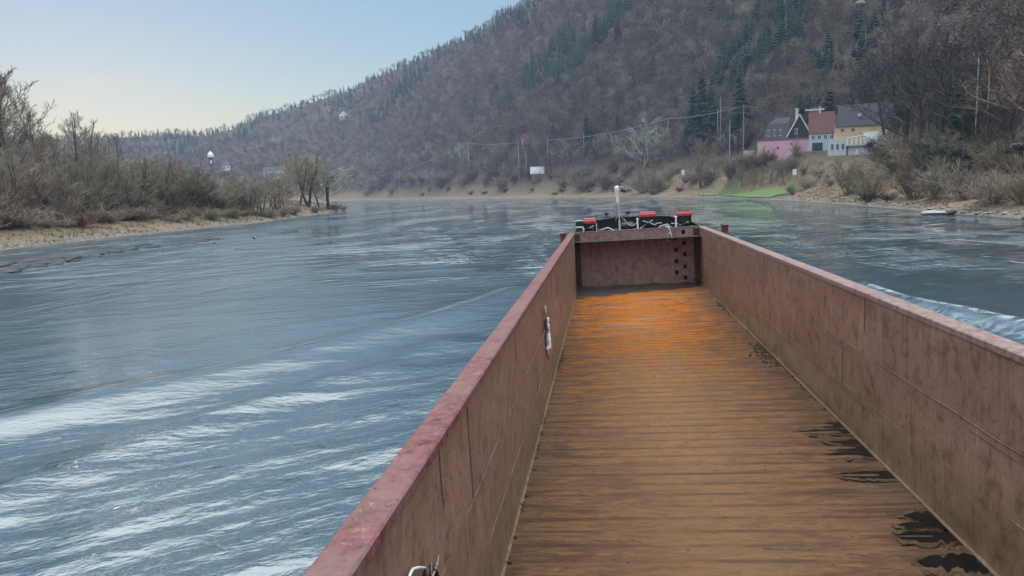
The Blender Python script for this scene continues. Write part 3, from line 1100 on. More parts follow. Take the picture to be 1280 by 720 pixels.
b = MB()
hr = [(x_, y_ - 0.25, z_ + 0.42) for x_, y_, z_ in bul[2:8]]
b.tube(hr, 0.025, 6)
for q in hr:
    b.tube([q, (q[0], q[1], DZ)], 0.022, 6)
b.build('handrail', M['black_steel'], barge)
for pts_, r_ in (([(1.0, 55.4, 3.42), (1.7, 55.2, 3.9), (2.3, 55.5, 4.05), (2.9, 55.3, 3.75), (3.3, 55.6, 3.42)], 0.05), ([(5.6, 55.0, 3.42), (6.0, 54.8, 4.0), (6.5, 55.0, 4.1), (6.9, 54.9, 3.7)], 0.045)):
    MB().tube(pts_, r_, 6).build('tow_cable', M['grey_post'], barge, smooth=True)
# twin bollards at the bow corners, fairleads
for px, ya in ((702.5, 53.0), (907, 53.2)):
    xx = deck_at(px, ya)
    b = MB()
    for dy in (0, 0.8):
        b.lathe([(0.17, 0), (0.17, 0.5), (0.22, 0.53), (0.22, 0.6), (0.12, 0.64)], (xx, ya + dy, 3.35), 12)
    b.box((xx, ya + 0.4, 3.38), (0.5, 1.5, 0.06))
    b.build('bollard', M['dark_red'], barge)
for px in (748, 762, 770, 784, 793, 826, 832, 866):
    xx = deck_at(px, 54.9 + 0.3 * sin(px))
    MB().box((xx, 54.9 + 0.3 * sin(px), 3.35 + 0.3), (0.3 + 0.1 * sin(px * 3), 0.3, 0.6 + 0.12 * cos(px * 2)), taper=0.8).build('deck_fitting', M['grey_deck'], barge, bevel=0.02)

# mud against the bow wall
b = MB()
rows = []
xm = np.linspace(0.02, W - 0.02, 70)
for t in np.linspace(0, 1, 8):
    row = []
    for x in xm:
        dep = 3.7 * (1 - x / W) ** 0.8 + 0.7 + 0.5 * (vnoise(x * 1.1, 2.2, 5) - 0.5)
        y = D - 0.02 - dep * t
        row.append((x, y, 0.012 + 0.17 * (1 - t) ** 1.5 * (0.6 + 0.8 * vnoise(x * 2, y * 2, 6))))
    rows.append(row)
b.grid([r[::-1] for r in rows])
mud = place_on_barge(b.build('mud_bank', M['mud'], None, smooth=True))
tag(mud, 'dark wet mud lying along the foot of the bow wall', 'mud', kind='stuff')

# litter in the corners of the hold
rg = np.random.RandomState(3)
b = MB()
for (px, py, sx, sy, nn) in ((697, 452, 0.3, 1.6, 90), (957, 441, 0.45, 2.4, 190), (668, 575, 0.1, 5.0, 26), (905, 384, 0.25, 3.0, 60), (1000, 480, 0.15, 4, 40)):
    c = on_barge(px, py, 2, 0.0)
    for _ in range(nn):
        x = min(W - 0.05, max(0.05, c.x + rg.normal() * sx * 0.5))
        y = c.y + rg.normal() * sy * 0.5
        s0 = rg.uniform(0.02, 0.085)
        z = float(floor_z(x, y)) + s0 * 0.35
        b.box((x, y, z), (s0 * rg.uniform(0.6, 2), s0 * rg.uniform(0.6, 1.4), s0 * 0.9), rg.uniform(0, 3.1), 0.6)
for _ in range(130):
    x, y = rg.uniform(0.2, W - 0.2), rg.uniform(4, 34)
    s0 = rg.uniform(0.012, 0.045)
    b.box((x, y, float(floor_z(x, y)) + s0 * 0.2), (s0 * rg.uniform(0.8, 2.6), s0, s0 * 0.5), rg.uniform(-0.4, 0.4), 0.5)
lit = place_on_barge(b.build('litter', M['litter'], None))
tag(lit, 'dark leaf and bark litter scattered over the hold floor', 'litter', kind='stuff')

# standing water in the dents along the right wall
pud = [((1020, 1058), 532, 3.2, 'shortest puddle by the right wall, the farthest of the black ones'),
       ((998, 1059), 540.5, 2.6, 'thin pointed black puddle just in front of the farthest one'),
       ((1036, 1080), 553, 3.0, 'farthest of the three close black puddles halfway along the right wall'),
       ((1034, 1088), 561, 2.6, 'middle of the three close black puddles halfway along the right wall'),
       ((1033, 1096), 569, 3.4, 'nearest of the three close black puddles halfway along the right wall'),
       ((1040, 1119), 594.5, 4.0, 'lone long narrow black puddle between the two clusters by the right wall'),
       ((1129, 1190), 646, 5.5, 'farthest puddle of the wide black cluster near the bottom right'),
       ((1122, 1200), 657, 5.5, 'middle puddle of the wide black cluster near the bottom right'),
       ((1116, 1206), 671, 7.0, 'nearest puddle of the wide black cluster near the bottom right'),
       ((1146, 1238), 703, 11.0, 'biggest and nearest black puddle at the foot of the right wall'),
       ((953, 1016), 686.5, 4.0, 'small faint damp patch alone on the near middle of the floor')]
for (xa, xb), py, hh, lab in pud:
    damp = 'damp' in lab

    def patch(grow, lift):
        b = MB()
        nn = 34
        rows = [[] for _ in range(6)]
        x_a, x_b = xa - 9 * grow, xb + (0 if damp else 10) + 3 * grow
        for k in range(nn + 1):
            t = k / nn
            px = x_a + (x_b - x_a) * t
            e = (t * 3) ** 0.6 if t < 0.33 else 1.0
            e *= min(1.0, (1 - t) * 14 + (0.25 if damp else 0.9))
            n1_, n2_ = fbm(px / 9.0, py, 9, 3), fbm(px / 8.0, py + 50, 19, 3)
            hh2 = hh * (1.0 if damp else 1.5 + 0.5 * t) * (1 + 0.75 * grow)
            p1 = on_barge(px, py - hh2 * e * (0.15 + 0.8 * float(n1_)), 2, 0.0)
            p2 = on_barge(px, py + hh2 * e * (0.15 + 0.8 * float(n2_)), 2, 0.0)
            for q, row in zip(np.linspace(0, 1, 6), rows):
                p = p1.lerp(p2, float(q))
                xx = min(W - 0.03, p.x)
                row.append((xx, p.y, lift))
        b.grid([r[::-1] for r in rows])
        return b
    o = place_on_barge(patch(0.0, 0.020).build('puddle', M['litter'] if damp else M['puddle'], None, smooth=True))
    tag(o, lab, 'puddle', 'puddles on the hold floor')
    if not damp:
        patch(1.0, 0.015).build('damp_edge', M['damp'], o, smooth=True)

# rope bundle hanging on the left wall
t0, t1 = on_barge(682.5, 379, 0, 0.0), on_barge(681.5, 462, 0, 0.0)
b, c = MB(), MB()
cy_, zt, zb = on_barge(682, 415, 0, 0.0).y, on_barge(682, 379, 0, 0.0).z, on_barge(682, 456, 0, 0.0).z
L = zt - zb
root = thing('rope_bundle', 'white rope tied into a long knotted bundle hanging on the left hold wall', 'rope')
for ph in range(5):
    pts = []
    for t in np.linspace(0.22, 0.8, 22):
        w_ = 0.2 * (0.45 + 0.45 * abs(sin(t * 13)))
        pts.append((0.07 + 0.05 * cos(t * 14 + ph * 1.26), cy_ + w_ * sin(t * 9 + ph * 1.26), zt - L * t))
    b.tube(pts, 0.042, 6)
b.build('rope_coil', M['rope_white'], root, smooth=True)
c.tube([(0.05, cy_ - 0.12, zt - L * 0.25), (0.05, cy_ - 0.15, zt - L * 0.1), (0.04, cy_ - 0.03, zt), (0.04, cy_ + 0.1, zt - L * 0.06), (0.05, cy_ + 0.08, zt - L * 0.25)], 0.03, 6)
c.build('rope_tail', M['rope_tan'], root, smooth=True)
c = MB()
c.tube([(0.05, cy_ - 0.06, zt - L * 0.78), (0.05, cy_ - 0.08, zb + L * 0.06)], 0.028, 6)
c.build('rope_tail', M['rope_tan'], root, smooth=True)
c = MB()
c.tube([(0.05, cy_ + 0.08, zt - L * 0.78), (0.05, cy_ + 0.12, zb)], 0.028, 6)
c.build('rope_tail', M['rope_tan'], root, smooth=True)
place_on_barge(root)

# near rope end and its lashing on the left wall
P = lambda px, py: on_barge(px, py, 0, 0.04)
root = thing('mooring_line', 'short white rope bent over a black lashing on the near left hold wall', 'rope')
b = MB()
b.tube([P(508, 732), P(513, 717), P(516, 711.5), P(523, 709.5), P(532, 710)], 0.016, 8)
b.build('rope_end', M['rope_white'], root, smooth=True)
b = MB()
b.tube([P(540, 735), P(541, 720), P(547, 704), P(548.5, 694)], [0.012, 0.012, 0.009, 0.004], 6)
b.tube([P(540, 730), P(539, 714), P(539.5, 704)], 0.008, 6)
b.tube([P(545, 704), P(549, 708)], 0.006, 6)
b.build('frayed_strand', M['rope_tan'], root, smooth=True)
b = MB()
b.tube([P(533, 728), P(534, 714), P(538, 706)], [0.045, 0.04, 0.012], 8)
b.build('lashing', M['black_steel'], root, smooth=True)
b = MB()
b.tube([P(547, 730), P(545, 717), P(543, 711)], [0.04, 0.035, 0.012], 8)
b.build('lashing', M['black_steel'], root, smooth=True)
place_on_barge(root)

# white rope loop over the bow wall
Q = lambda px, py, d=0.05: on_barge(px, py, 1, D - d)
b = MB()
pts = [Q(832, 282.6, -0.3), Q(835, 283, 0.03), Q(837, 287), Q(838.5, 291.5), Q(839.8, 297), Q(839, 301.5), Q(836.6, 302.8), Q(834.4, 300.5), Q(834.6, 296), Q(836.6, 291.5), Q(837.6, 288)]
b.tube(pts, 0.035, 6)
o = place_on_barge(b.build('rope_loop', M['rope_white'], None, smooth=True))
tag(o, 'pale rope loop hanging over the top of the bow wall beside the step pockets', 'rope')

# ------------------------------------------------------------------ vegetation: one of each kind, then copies
M['bark'] = varied('grey_brown_bark', [(0.05, 0.042, 0.036), (0.085, 0.073, 0.062), (0.06, 0.048, 0.04)])
M['twig'] = varied('winter_twigs', [(0.2, 0.162, 0.135), (0.29, 0.24, 0.19), (0.235, 0.18, 0.15), (0.33, 0.275, 0.215)])
M['twig_olive'] = varied('budding_olive_twigs', [(0.25, 0.205, 0.135), (0.28, 0.235, 0.165), (0.22, 0.18, 0.12)])
M['twig_dark'] = varied('dark_wet_twigs', [(0.06, 0.05, 0.047), (0.09, 0.074, 0.066), (0.075, 0.058, 0.054)])
M['twig_red'] = varied('reddish_twigs', [(0.165, 0.105, 0.088), (0.19, 0.12, 0.098)])
M['twig_pale'] = varied('pale_grey_twigs', [(0.31, 0.3, 0.27), (0.36, 0.35, 0.31)])
M['needle'] = varied('dark_conifer_needles', [(0.018, 0.038, 0.03), (0.028, 0.055, 0.042), (0.022, 0.046, 0.03)])
M['hill_twig'] = varied('wooded_slope_twigs', [(0.075, 0.055, 0.052), (0.2, 0.155, 0.135), (0.12, 0.088, 0.08), (0.1, 0.068, 0.062), (0.24, 0.2, 0.175), (0.085, 0.066, 0.06), (0.155, 0.135, 0.1), (0.29, 0.255, 0.23)])
M['hill_needle'] = varied('wooded_slope_needles', [(0.022, 0.048, 0.04), (0.038, 0.075, 0.058), (0.03, 0.06, 0.045), (0.05, 0.085, 0.07)])


class Soup:
    """thin twigs as slim triangles, gathered fast"""
    def __init__(s):
        s.mb = MB()

    def twig(s, p, d, L, w, rg):
        a = d.cross(Vector((rg.uniform(-1, 1), rg.uniform(-1, 1), rg.uniform(-1, 1))))
        if a.length < 1e-6:
            return
        a = a.normalized() * w
        q = p + d * L
        s.mb.add([p - a, p + a, q], [(0, 1, 2)])


def bend(d, rg, amt, lift=0.0):
    v = d + Vector((rg.uniform(-1, 1), rg.uniform(-1, 1), rg.uniform(-1, 1))) * amt + Vector((0, 0, lift))
    return v.normalized()


def limb(p, d, L, r, n, rg, wob, lift):
    pts, rad = [p.copy()], [r]
    for k in range(n):
        d = bend(d, rg, wob, lift)
        p = p + d * (L / n)
        pts.append(p.copy())
        rad.append(r * (1 - 0.75 * (k + 1) / n))
    return pts, rad


def along_path(pts, t):
    u = t * (len(pts) - 1)
    k = min(int(u), len(pts) - 2)
    return pts[k].lerp(pts[k + 1], u - k), (pts[k + 1] - pts[k]).normalized()


def bare_tree(seed, h, spread=0.5, first=0.3, limbs=11, sub=6, fine=6, twig=5, tw=0.014, lean=0.05, forks=1):
    rg = random.Random(seed)
    tr, cr = MB(), Soup()
    for fk in range(forks):
        d0 = bend(Vector((0, 0, 1)), rg, lean + 0.22 * (forks > 1))
        base = Vector((rg.uniform(-.3, .3), rg.uniform(-.3, .3), 0)) * (forks > 1)
        hh = h * (rg.uniform(0.8, 1) if fk else 1)
        pts, rad = limb(base, d0, hh * 0.93, hh * 0.016, 8, rg, 0.09, 0.05)
        rad[0] *= 1.5
        tr.tube(pts, rad, 7)
        for a in range(limbs):
            t = first + (0.97 - first) * (a + rg.random() * 0.7) / limbs
            p, td = along_path(pts, t)
            az = a * 2.4 + rg.uniform(-0.5, 0.5)
            side = Vector((cos(az), sin(az), 0))
            up = 0.45 + 0.9 * t + rg.uniform(-0.2, 0.25)
            d = (side + Vector((0, 0, up))).normalized()
            L1 = hh * spread * (1.05 - 0.72 * (t - first) / (1 - first)) * rg.uniform(0.7, 1.1)
            q, qr = limb(p, d, L1, hh * 0.0065 * (1.15 - 0.6 * t), 5, rg, 0.2, 0.05)
            cr.mb.tube(q, qr, 4, False)
            for b_ in range(sub):
                t2 = 0.22 + 0.78 * (b_ + rg.random()) / sub
                p2, d2 = along_path(q, min(t2, 1))
                d3 = bend(d2, rg, 0.75, 0.12)
                L2 = L1 * 0.48 * (1.15 - 0.55 * t2) * rg.uniform(0.7, 1.2)
                q2, r2 = limb(p2, d3, L2, hh * 0.0024, 3, rg, 0.22, 0.08)
                cr.mb.tube(q2, r2, 3, False)
                for c_ in range(fine):
                    p3, d4 = along_path(q2, min(1, 0.15 + 0.85 * (c_ + rg.random()) / fine))
                    d5 = bend(d4, rg, 0.8, 0.15)
                    L3 = L2 * 0.55 * rg.uniform(0.5, 1.2)
                    cr.twig(p3, d5, L3, tw * 1.3, rg)
                    for e_ in range(twig):
                        p4 = p3 + d5 * L3 * rg.uniform(0.2, 0.95)
                        cr.twig(p4, bend(d5, rg, 0.8, 0.15), L3 * rg.uniform(0.35, 0.8), tw, rg)
    return tr, cr.mb


def shrub_mesh(seed, h, w, stems=16, sub=7, twig=5, tw=0.012, up=1.3):
    rg = random.Random(seed)
    cr = Soup()
    for s_ in range(stems):
        az = s_ * 2.4 + rg.uniform(-.4, .4)
        out = rg.uniform(0.1, 1.0)
        d = (Vector((cos(az) * out * w / h, sin(az) * out * w / h, up * 0.8))).normalized()
        L = h * rg.uniform(0.6, 1.05) * (1.1 - 0.3 * out)
        q, qr = limb(Vector((cos(az), sin(az), 0)) * 0.12 * w * out, d, L, 0.012 * h, 4, rg, 0.16, 0.04)
        cr.mb.tube(q, qr, 3, False)
        for b_ in range(sub):
            p, d2 = along_path(q, 0.15 + 0.85 * (b_ + rg.random()) / sub)
            d3 = bend(d2, rg, 0.6, 0.12)
            L2 = L * 0.42 * rg.uniform(0.6, 1.1)
            cr.twig(p, d3, L2, tw * 1.5, rg)
            for e_ in range(twig):
                p4 = p + d3 * L2 * rg.uniform(0.1, 0.9)
                cr.twig(p4, bend(d3, rg, 0.7, 0.12), L2 * rg.uniform(0.4, 0.8), tw, rg)
    for b_ in range(9):                                        # bushy rounded masses of fine growth
        az, q = rg.uniform(0, 6.28), rg.uniform(0.0, 0.42) * w
        c, rr_ = Vector((cos(az) * q, sin(az) * q, h * rg.uniform(0.28, 0.62))), h * rg.uniform(0.22, 0.34)
        for e_ in range(150):
            o = Vector((rg.gauss(0, 1), rg.gauss(0, 1), rg.gauss(0.2, 1))).normalized()
            d = (o + Vector((rg.uniform(-.6, .6), rg.uniform(-.6, .6), 0.5))).normalized()
            cr.twig(c + o * rr_ * rg.uniform(0.3, 0.95), d, h * rg.uniform(0.07, 0.2), tw * 0.9, rg)
    return cr.mb


def conifer_mesh(seed, h, w, tiers=26, per=8):
    """w = radius of the skirt"""
    rg = random.Random(seed)
    tr, cr = MB(), MB()
    tr.tube([(0, 0, 0), (0.02 * h * rg.uniform(-1, 1), 0, h * 0.5), (0, 0, h * 0.98)], [h * 0.016, h * 0.01, 0.02], 6)
    for t_ in range(tiers):
        t = t_ / tiers
        z = h * (0.1 + 0.9 * t)
        R = w * (1 - t) ** 0.85 * rg.uniform(0.75, 1.1) + 0.12
        for k in range(per if t < 0.8 else 5):
            az = 2 * pi * k / per + t_ * 0.9 + rg.uniform(-.3, .3)
            r = R * rg.uniform(0.65, 1.12)
            dr = r * rg.uniform(0.22, 0.5)
            ca, sa = cos(az), sin(az)
            wd = r * 0.22 + 0.1
            pts = []
            for f_, ww in ((0.05, 0.25), (0.4, 1.0), (0.75, 0.8), (1.0, 0.08)):
                zz = z - dr * f_ ** 1.4
                pts.append((ca * r * f_ - sa * wd * ww, sa * r * f_ + ca * wd * ww, zz - wd * 0.45 * ww))
                pts.append((ca * r * f_, sa * r * f_, zz + 0.04))
                pts.append((ca * r * f_ + sa * wd * ww, sa * r * f_ - ca * wd * ww, zz - wd * 0.45 * ww))
            F = []
            for i_ in range(3):
                a = i_ * 3
                F += [(a, a + 1, a + 4, a + 3), (a + 1, a + 2, a + 5, a + 4)]
            cr.add(pts, F)
    return tr, cr


PROTO = {}


def proto(kind, name, trunk_crown, mats, h):
    """keeps the meshes of one kind of tree; each tree built is an Empty with its own trunk and crown objects"""
    tr, cr = trunk_crown
    a, b_ = tr.mesh('trunk'), cr.mesh('crown')
    a.materials.append(M[mats[0]])
    b_.materials.append(M[mats[1]])
    PROTO[kind] = (name, a, b_, h)


for sname, tmat in (('', 'twig'), ('_olive', 'twig_olive'), ('_red', 'twig_red'), ('_pale', 'twig_pale'), ('_dark', 'twig_dark')):
    cnt = 4 if not sname else (3 if sname == '_dark' else 1)
    for i_ in range(cnt):
        proto('tall%s%d' % (sname, i_), 'bare_tree', bare_tree(100 + i_ + 10 * len(sname), 20, 0.36 + 0.04 * (i_ % 2), 0.3 - 0.04 * i_, 13, 6, 6, 4, 0.03), ('bark', tmat), 20)
    proto('wide%s0' % sname, 'bare_tree', bare_tree(131 + len(sname), 14, 0.5, 0.2, 13, 7, 6, 5, 0.022, forks=2), ('bark', tmat), 14)
    proto('wide%s1' % sname, 'bare_tree', bare_tree(151 + len(sname), 12, 0.55, 0.16, 14, 7, 7, 5, 0.022), ('bark', tmat), 12)
for i_ in range(3):
    proto('spruce%d' % i_, 'conifer_tree', conifer_mesh(170 + i_, 20, 3.4 + 0.7 * i_, 30, 8), ('bark', 'needle'), 20)
proto('pine0', 'conifer_tree', conifer_mesh(180, 14, 5.2, 16, 8), ('bark', 'needle'), 14)
SHRUB = {}
for sname, tmat in (('', 'twig'), ('_olive', 'twig_olive'), ('_red', 'twig_red'), ('_pale', 'twig_pale'), ('_dark', 'needle')):
    SHRUB[sname] = []
    for i_ in range(2):
        me = shrub_mesh(200 + i_ + 7 * len(sname), 4.0, 3.6 + i_, 22, 9, 6, 0.02).mesh('shrub')
        me.materials.append(M[tmat])
        SHRUB[sname].append(me)


def plant_tree(kind, x, y, z, h, rz, label, cat='tree', group=None, wide=1.0):
    name, a, b_, h0 = PROTO[kind]
    t = thing(name, label, cat, (x, y, z - 0.15), rz, group)
    s_ = h / h0
    t.scale = (s_ * wide, s_ * wide, s_)
    for nm, me in (('trunk', a), ('crown', b_)):
        o = bpy.data.objects.new(nm, me)
        COL.objects.link(o)
        o.parent = t
    return t


def plant_shrub(kind, x, y, z, h, w, rz, label, group=None, v=0):
    o = bpy.data.objects.new('shrub', SHRUB[kind][v % 2])
    COL.objects.link(o)
    o.location = (x, y, z - 0.1)
    o.rotation_euler.z = rz
    o.scale = (w / 3.8, w / 3.8, h / 4.0)
    return tag(o, label, 'shrub', group)


def tree_px(kind, px, py, ytop, label, group=None, wide=1.0, r=None, cat='tree'):
    """a tree whose foot shows at (px, py) and whose top reaches ytop"""
    if r is None:
        x, y, z, r = hit(px, py)
    else:
        x, y, z = at_range(px, r)
    dep = r * cos(radians(azim(px) + degrees(YAW)))
    h = (horizon_y(px) - ytop) * dep / FOC + CAMZ - z
    return plant_tree(kind, x, y, z, max(2.0, h), RNG.uniform(0, 6.28), label, cat, group, wide)


def shrub_px(kind, px, py, hpx, wpx, label, group=None):
    x, y, z, r = hit(px, py)
    return plant_shrub(kind, x, y, z, hpx * r / FOC, wpx * r / FOC, RNG.uniform(0, 6.28), label, group, RNG.randint(0, 1))


# left bank thicket: tall bare trees behind, young trees, low shrubs in front
TOP = [(-90, 70), (-20, 86), (0, 84), (18, 98), (34, 136), (52, 128), (64, 126), (80, 142), (100, 144), (120, 158), (142, 160), (158, 172), (172, 186)]
def left_shore(px):
    return hypot(*on_water(max(px, -150), float(np.interp(px, [p[0] for p in LEFT_PX], [p[1] for p in LEFT_PX]))))


tl = 'tall bare tree standing in the thicket on the left river bank'
for k in range(30):
    px = -85 + 255 * (k + RNG.uniform(-0.45, 0.45)) / 30
    yt = float(np.interp(px, [p[0] for p in TOP], [p[1] for p in TOP])) + RNG.uniform(0, 1) ** 1.5 * 50 - 2
    tree_px(RNG.choice(['tall0', 'tall1', 'tall2', 'tall3', 'wide0', 'wide1']), px, 0, yt, tl, 'tall bare trees of the left bank', RNG.uniform(0.75, 1.15), r=left_shore(px) + RNG.uniform(45, 120))
yl = 'young bare tree of the dense growth behind the left grassy bank'
for k in range(64):
    px = -80 + 330 * (k + RNG.uniform(-0.45, 0.45)) / 64
    yt = float(np.interp(px, [-80, 0, 100, 150, 200, 250], [186, 198, 204, 208, 214, 222])) + RNG.uniform(-14, 12)
    kind = RNG.choice(['wide0', 'wide1', 'tall2', 'wide0', 'wide_olive0' if px > 60 else 'wide1', 'wide_pale1', 'wide_olive1' if px > 120 else 'wide0'])
    tree_px(kind, px, 0, yt, yl, 'young trees of the left bank', RNG.uniform(0.85, 1.3), r=left_shore(px) + RNG.uniform(36, 75))
for k in range(74):                                            # dense understorey
    px = -85 + 400 * (k + RNG.uniform(-0.45, 0.45)) / 74
    x, y, z = at_range(px, left_shore(px) + RNG.uniform(36, 66))
    s_ = RNG.uniform(0.75, 1.35)
    plant_shrub(RNG.choice(['', '', '_olive', '', '_red']), x, y, z, (6.2 if px < 240 else 5.6) * s_, 7.6 * s_, RNG.uniform(0, 6.28), 'tall leafless brush filling the space between the left bank trees', 'brush between the left bank trees', k)
for k in range(62):
    px = -85 + 430 * (k + RNG.uniform(-0.45, 0.45)) / 62
    x, y, z = at_range(px, left_shore(px) + RNG.uniform(22, 36))
    s_ = RNG.uniform(0.6, 1.2) * (1.0 if px < 250 else 0.7)
    plant_shrub(RNG.choice(['', '', '_olive', '_red', '']), x, y, z, 3.0 * s_, 6.0 * s_, RNG.uniform(0, 6.28), 'low leafless shrub at the top edge of the left grassy bank', 'shrubs along the left bank', k)
tree_px('wide_olive0', 222, 0, 196, 'olive tinted budding tree at the right end of the left thicket', r=270)
tree_px('wide_olive1', 206, 0, 205, 'lower olive tinted tree beside the right end of the left thicket', r=262)
for px, yt in ((168, 192), (176, 196), (182, 200)):
    tree_px('tall_pale0', px, 0, yt, 'thin pale birch trunk in the right part of the left thicket', 'pale birches of the left thicket', 0.5, r=255 + px % 7)
for k in range(24):
    px = 236 + 124 * (k + RNG.uniform(-0.4, 0.4)) / 24
    tree_px(RNG.choice(['wide_pale0', 'wide_olive0', 'wide1', 'wide_olive1', 'wide_red0']), px, 0, float(np.interp(px, [236, 300, 350], [214, 226, 230])) + RNG.uniform(-8, 6), 'small pale budding tree between the left thicket and the tip of the bank', 'small trees towards the tip of the left bank', RNG.uniform(1.2, 1.7), r=left_shore(px) + RNG.uniform(30, 60))
tree_px('tall3', 313, 0, 203, 'dark half broken bare tree alone on the left grass bank', r=325, wide=0.9)
tree_px('wide_olive1', 374, 0, 200, 'low olive willow at the left of the group at the tip of the bank', r=400, wide=1.5)
tree_px('wide_olive0', 384, 0, 192, 'olive budding willow near the tip of the left bank', r=405, wide=1.7)
tree_px('wide_pale0', 410, 0, 199, 'pale grey spreading willow at the tip of the left bank', r=425, wide=1.9)
tree_px('wide1', 398, 0, 214, 'dark limbed willow between the olive and the pale one at the tip', r=412, wide=1.6)
for px, w_ in ((336, 5), (352, 6), (366, 7), (392, 6), (418, 7), (290, 6), (262, 6), (428, 4)):
    sh = hypot(*on_water(px, float(np.interp(px, [p[0] for p in LEFT_PX], [p[1] for p in LEFT_PX]))))
    x, y, z = at_range(px, sh + 12 + w_)
    plant_shrub('_olive' if px % 4 else '', x, y, z, w_ * 0.55, w_ * 1.2, px, 'low shrub on the narrow end of the left bank', 'shrubs on the end of the left bank', px)

# right bank: the big trees beside the houses
for kind, px, py, yt, wd, lab in (
        ('tall_dark0', 1176, 196, 40, 1.35, 'big dark bare tree with several trunks right of the houses'),
        ('tall_dark1', 1190, 197, 54, 1.2, 'dark bare tree just right of the biggest one by the houses'),
        ('tall_dark2', 1130, 200, 66, 1.45, 'broad grey brown bare tree right beside the yellow house'),
        ('tall_dark0', 1152, 200, 52, 1.2, 'slender bare tree between the two biggest ones right of the houses'),
        ('tall_red0', 1262, 196, 54, 1.5, 'reddish bare tree at the right edge of the picture'),
        ('tall_red0', 1300, 200, 44, 1.5, 'reddish bare tree half cut by the right edge of the picture'),
        ('tall0', 1262, 184, 60, 1.5, 'grey hazy bare tree behind the reddish ones at the right edge'),
        ('tall_dark2', 1222, 192, 66, 1.0, 'thin bare tree between the dark and the reddish ones on the right'),
        ('tall_dark1', 1108, 192, 78, 1.2, 'bare tree close to the end of the yellow house roof')):
    tree_px(kind, px, py, yt, lab, wide=wd)
for px, py, yt, wd, lab in ((1200, 186, 74, 1.0, 'slim dark conifer among the bare trees on the right'), (1214, 188, 100, 1.1, 'short dark conifer among the bare trees on the right')):
    tree_px('spruce1', px, py, yt, lab, wide=wd)
sr = 'bare tree on the steep slope behind the big trees at right'
for k in range(46):
    px = 1085 + 215 * (k + RNG.uniform(-0.45, 0.45)) / 46
    py = RNG.uniform(120, 200)
    tree_px(RNG.choice(['tall_dark0', 'tall_dark1', 'tall_dark2', 'wide_dark0', 'wide_dark1', 'tall_dark0', 'wide_red0' if px > 1230 else 'wide_dark0']), px, py, py - RNG.uniform(45, 80), sr, 'bare trees of the slope behind the big trees at right', RNG.uniform(0.9, 1.4))
sb = 'leafless brush at the foot of the slope behind the right bank'
for k in range(42):
    px = 1086 + 215 * (k + RNG.uniform(-0.45, 0.45)) / 42
    shrub_px(RNG.choice(['', '', '_olive', '_red', '_dark']), px, RNG.uniform(186, 222), RNG.uniform(14, 26), RNG.uniform(28, 46), sb, 'brush at the foot of the right slope')
sg = 'low dry shrub on the grassy slope below the houses'
for k in range(14):
    px = 985 + 130 * (k + RNG.uniform(-0.45, 0.45)) / 14
    shrub_px(RNG.choice(['', '_olive', '_pale']), px, RNG.uniform(208, 246), RNG.uniform(4, 9), RNG.uniform(8, 18), sg, 'shrubs on the slope below the houses')
# conifers over the village
for px, py, yt, kind, wd, lab in (
        (878, 182, 80, 'spruce1', 1.0, 'tallest dark spruce left of the pink house'),
        (866, 184, 96, 'spruce0', 1.0, 'dark spruce close left of the tallest one'),
        (889, 182, 92, 'spruce2', 0.9, 'dark spruce close right of the tallest one'),
        (924, 178, 80, 'spruce1', 1.0, 'tall spruce behind the two utility poles'),
        (934, 184, 150, 'spruce2', 1.1, 'small dark conifer just left of the pink house'),
        (857, 180, 148, 'spruce0', 1.2, 'small dark conifer under the tall spruces'),
        (733, 190, 136, 'spruce0', 1.0, 'slim dark conifer over the middle of the far bank'),
        (739, 190, 148, 'spruce1', 0.8, 'slightly lower conifer beside the slim one over the far bank'),
        (772, 172, 135, 'spruce0', 0.9, 'small slim conifer standing higher on the slope'),
        (692, 182, 150, 'spruce1', 1.1, 'bluish conifer left of the slim dark one on the far bank'),
        (641, 188, 162, 'spruce2', 1.0, 'small dark conifer left of the red roofed house'),
        (585, 190, 178, 'spruce2', 1.1, 'tiny dark conifer farthest left on the far bank'),
        (1000, 165, 116, 'spruce2', 1.1, 'dark conifer behind the chimney of the pink house'),
        (1012, 165, 120, 'spruce1', 1.2, 'dark pointed conifer behind the red roof'),
        (1036, 166, 104, 'pine0', 1.0, 'broad green pine behind the red and yellow houses'),
        (1063, 160, 110, 'spruce2', 1.0, 'green conifer behind the dark roof of the yellow house'),
        (745, 62, 24, 'spruce2', 1.1, 'dark conifer high on the wooded slope'),
        (757, 64, 32, 'spruce1', 1.2, 'dark conifer just below the one high on the slope'),
        (772, 60, 30, 'spruce2', 1.2, 'dark conifer right of the pair high on the slope')):
    tree_px(kind, px, py, yt, lab, wide=wd)
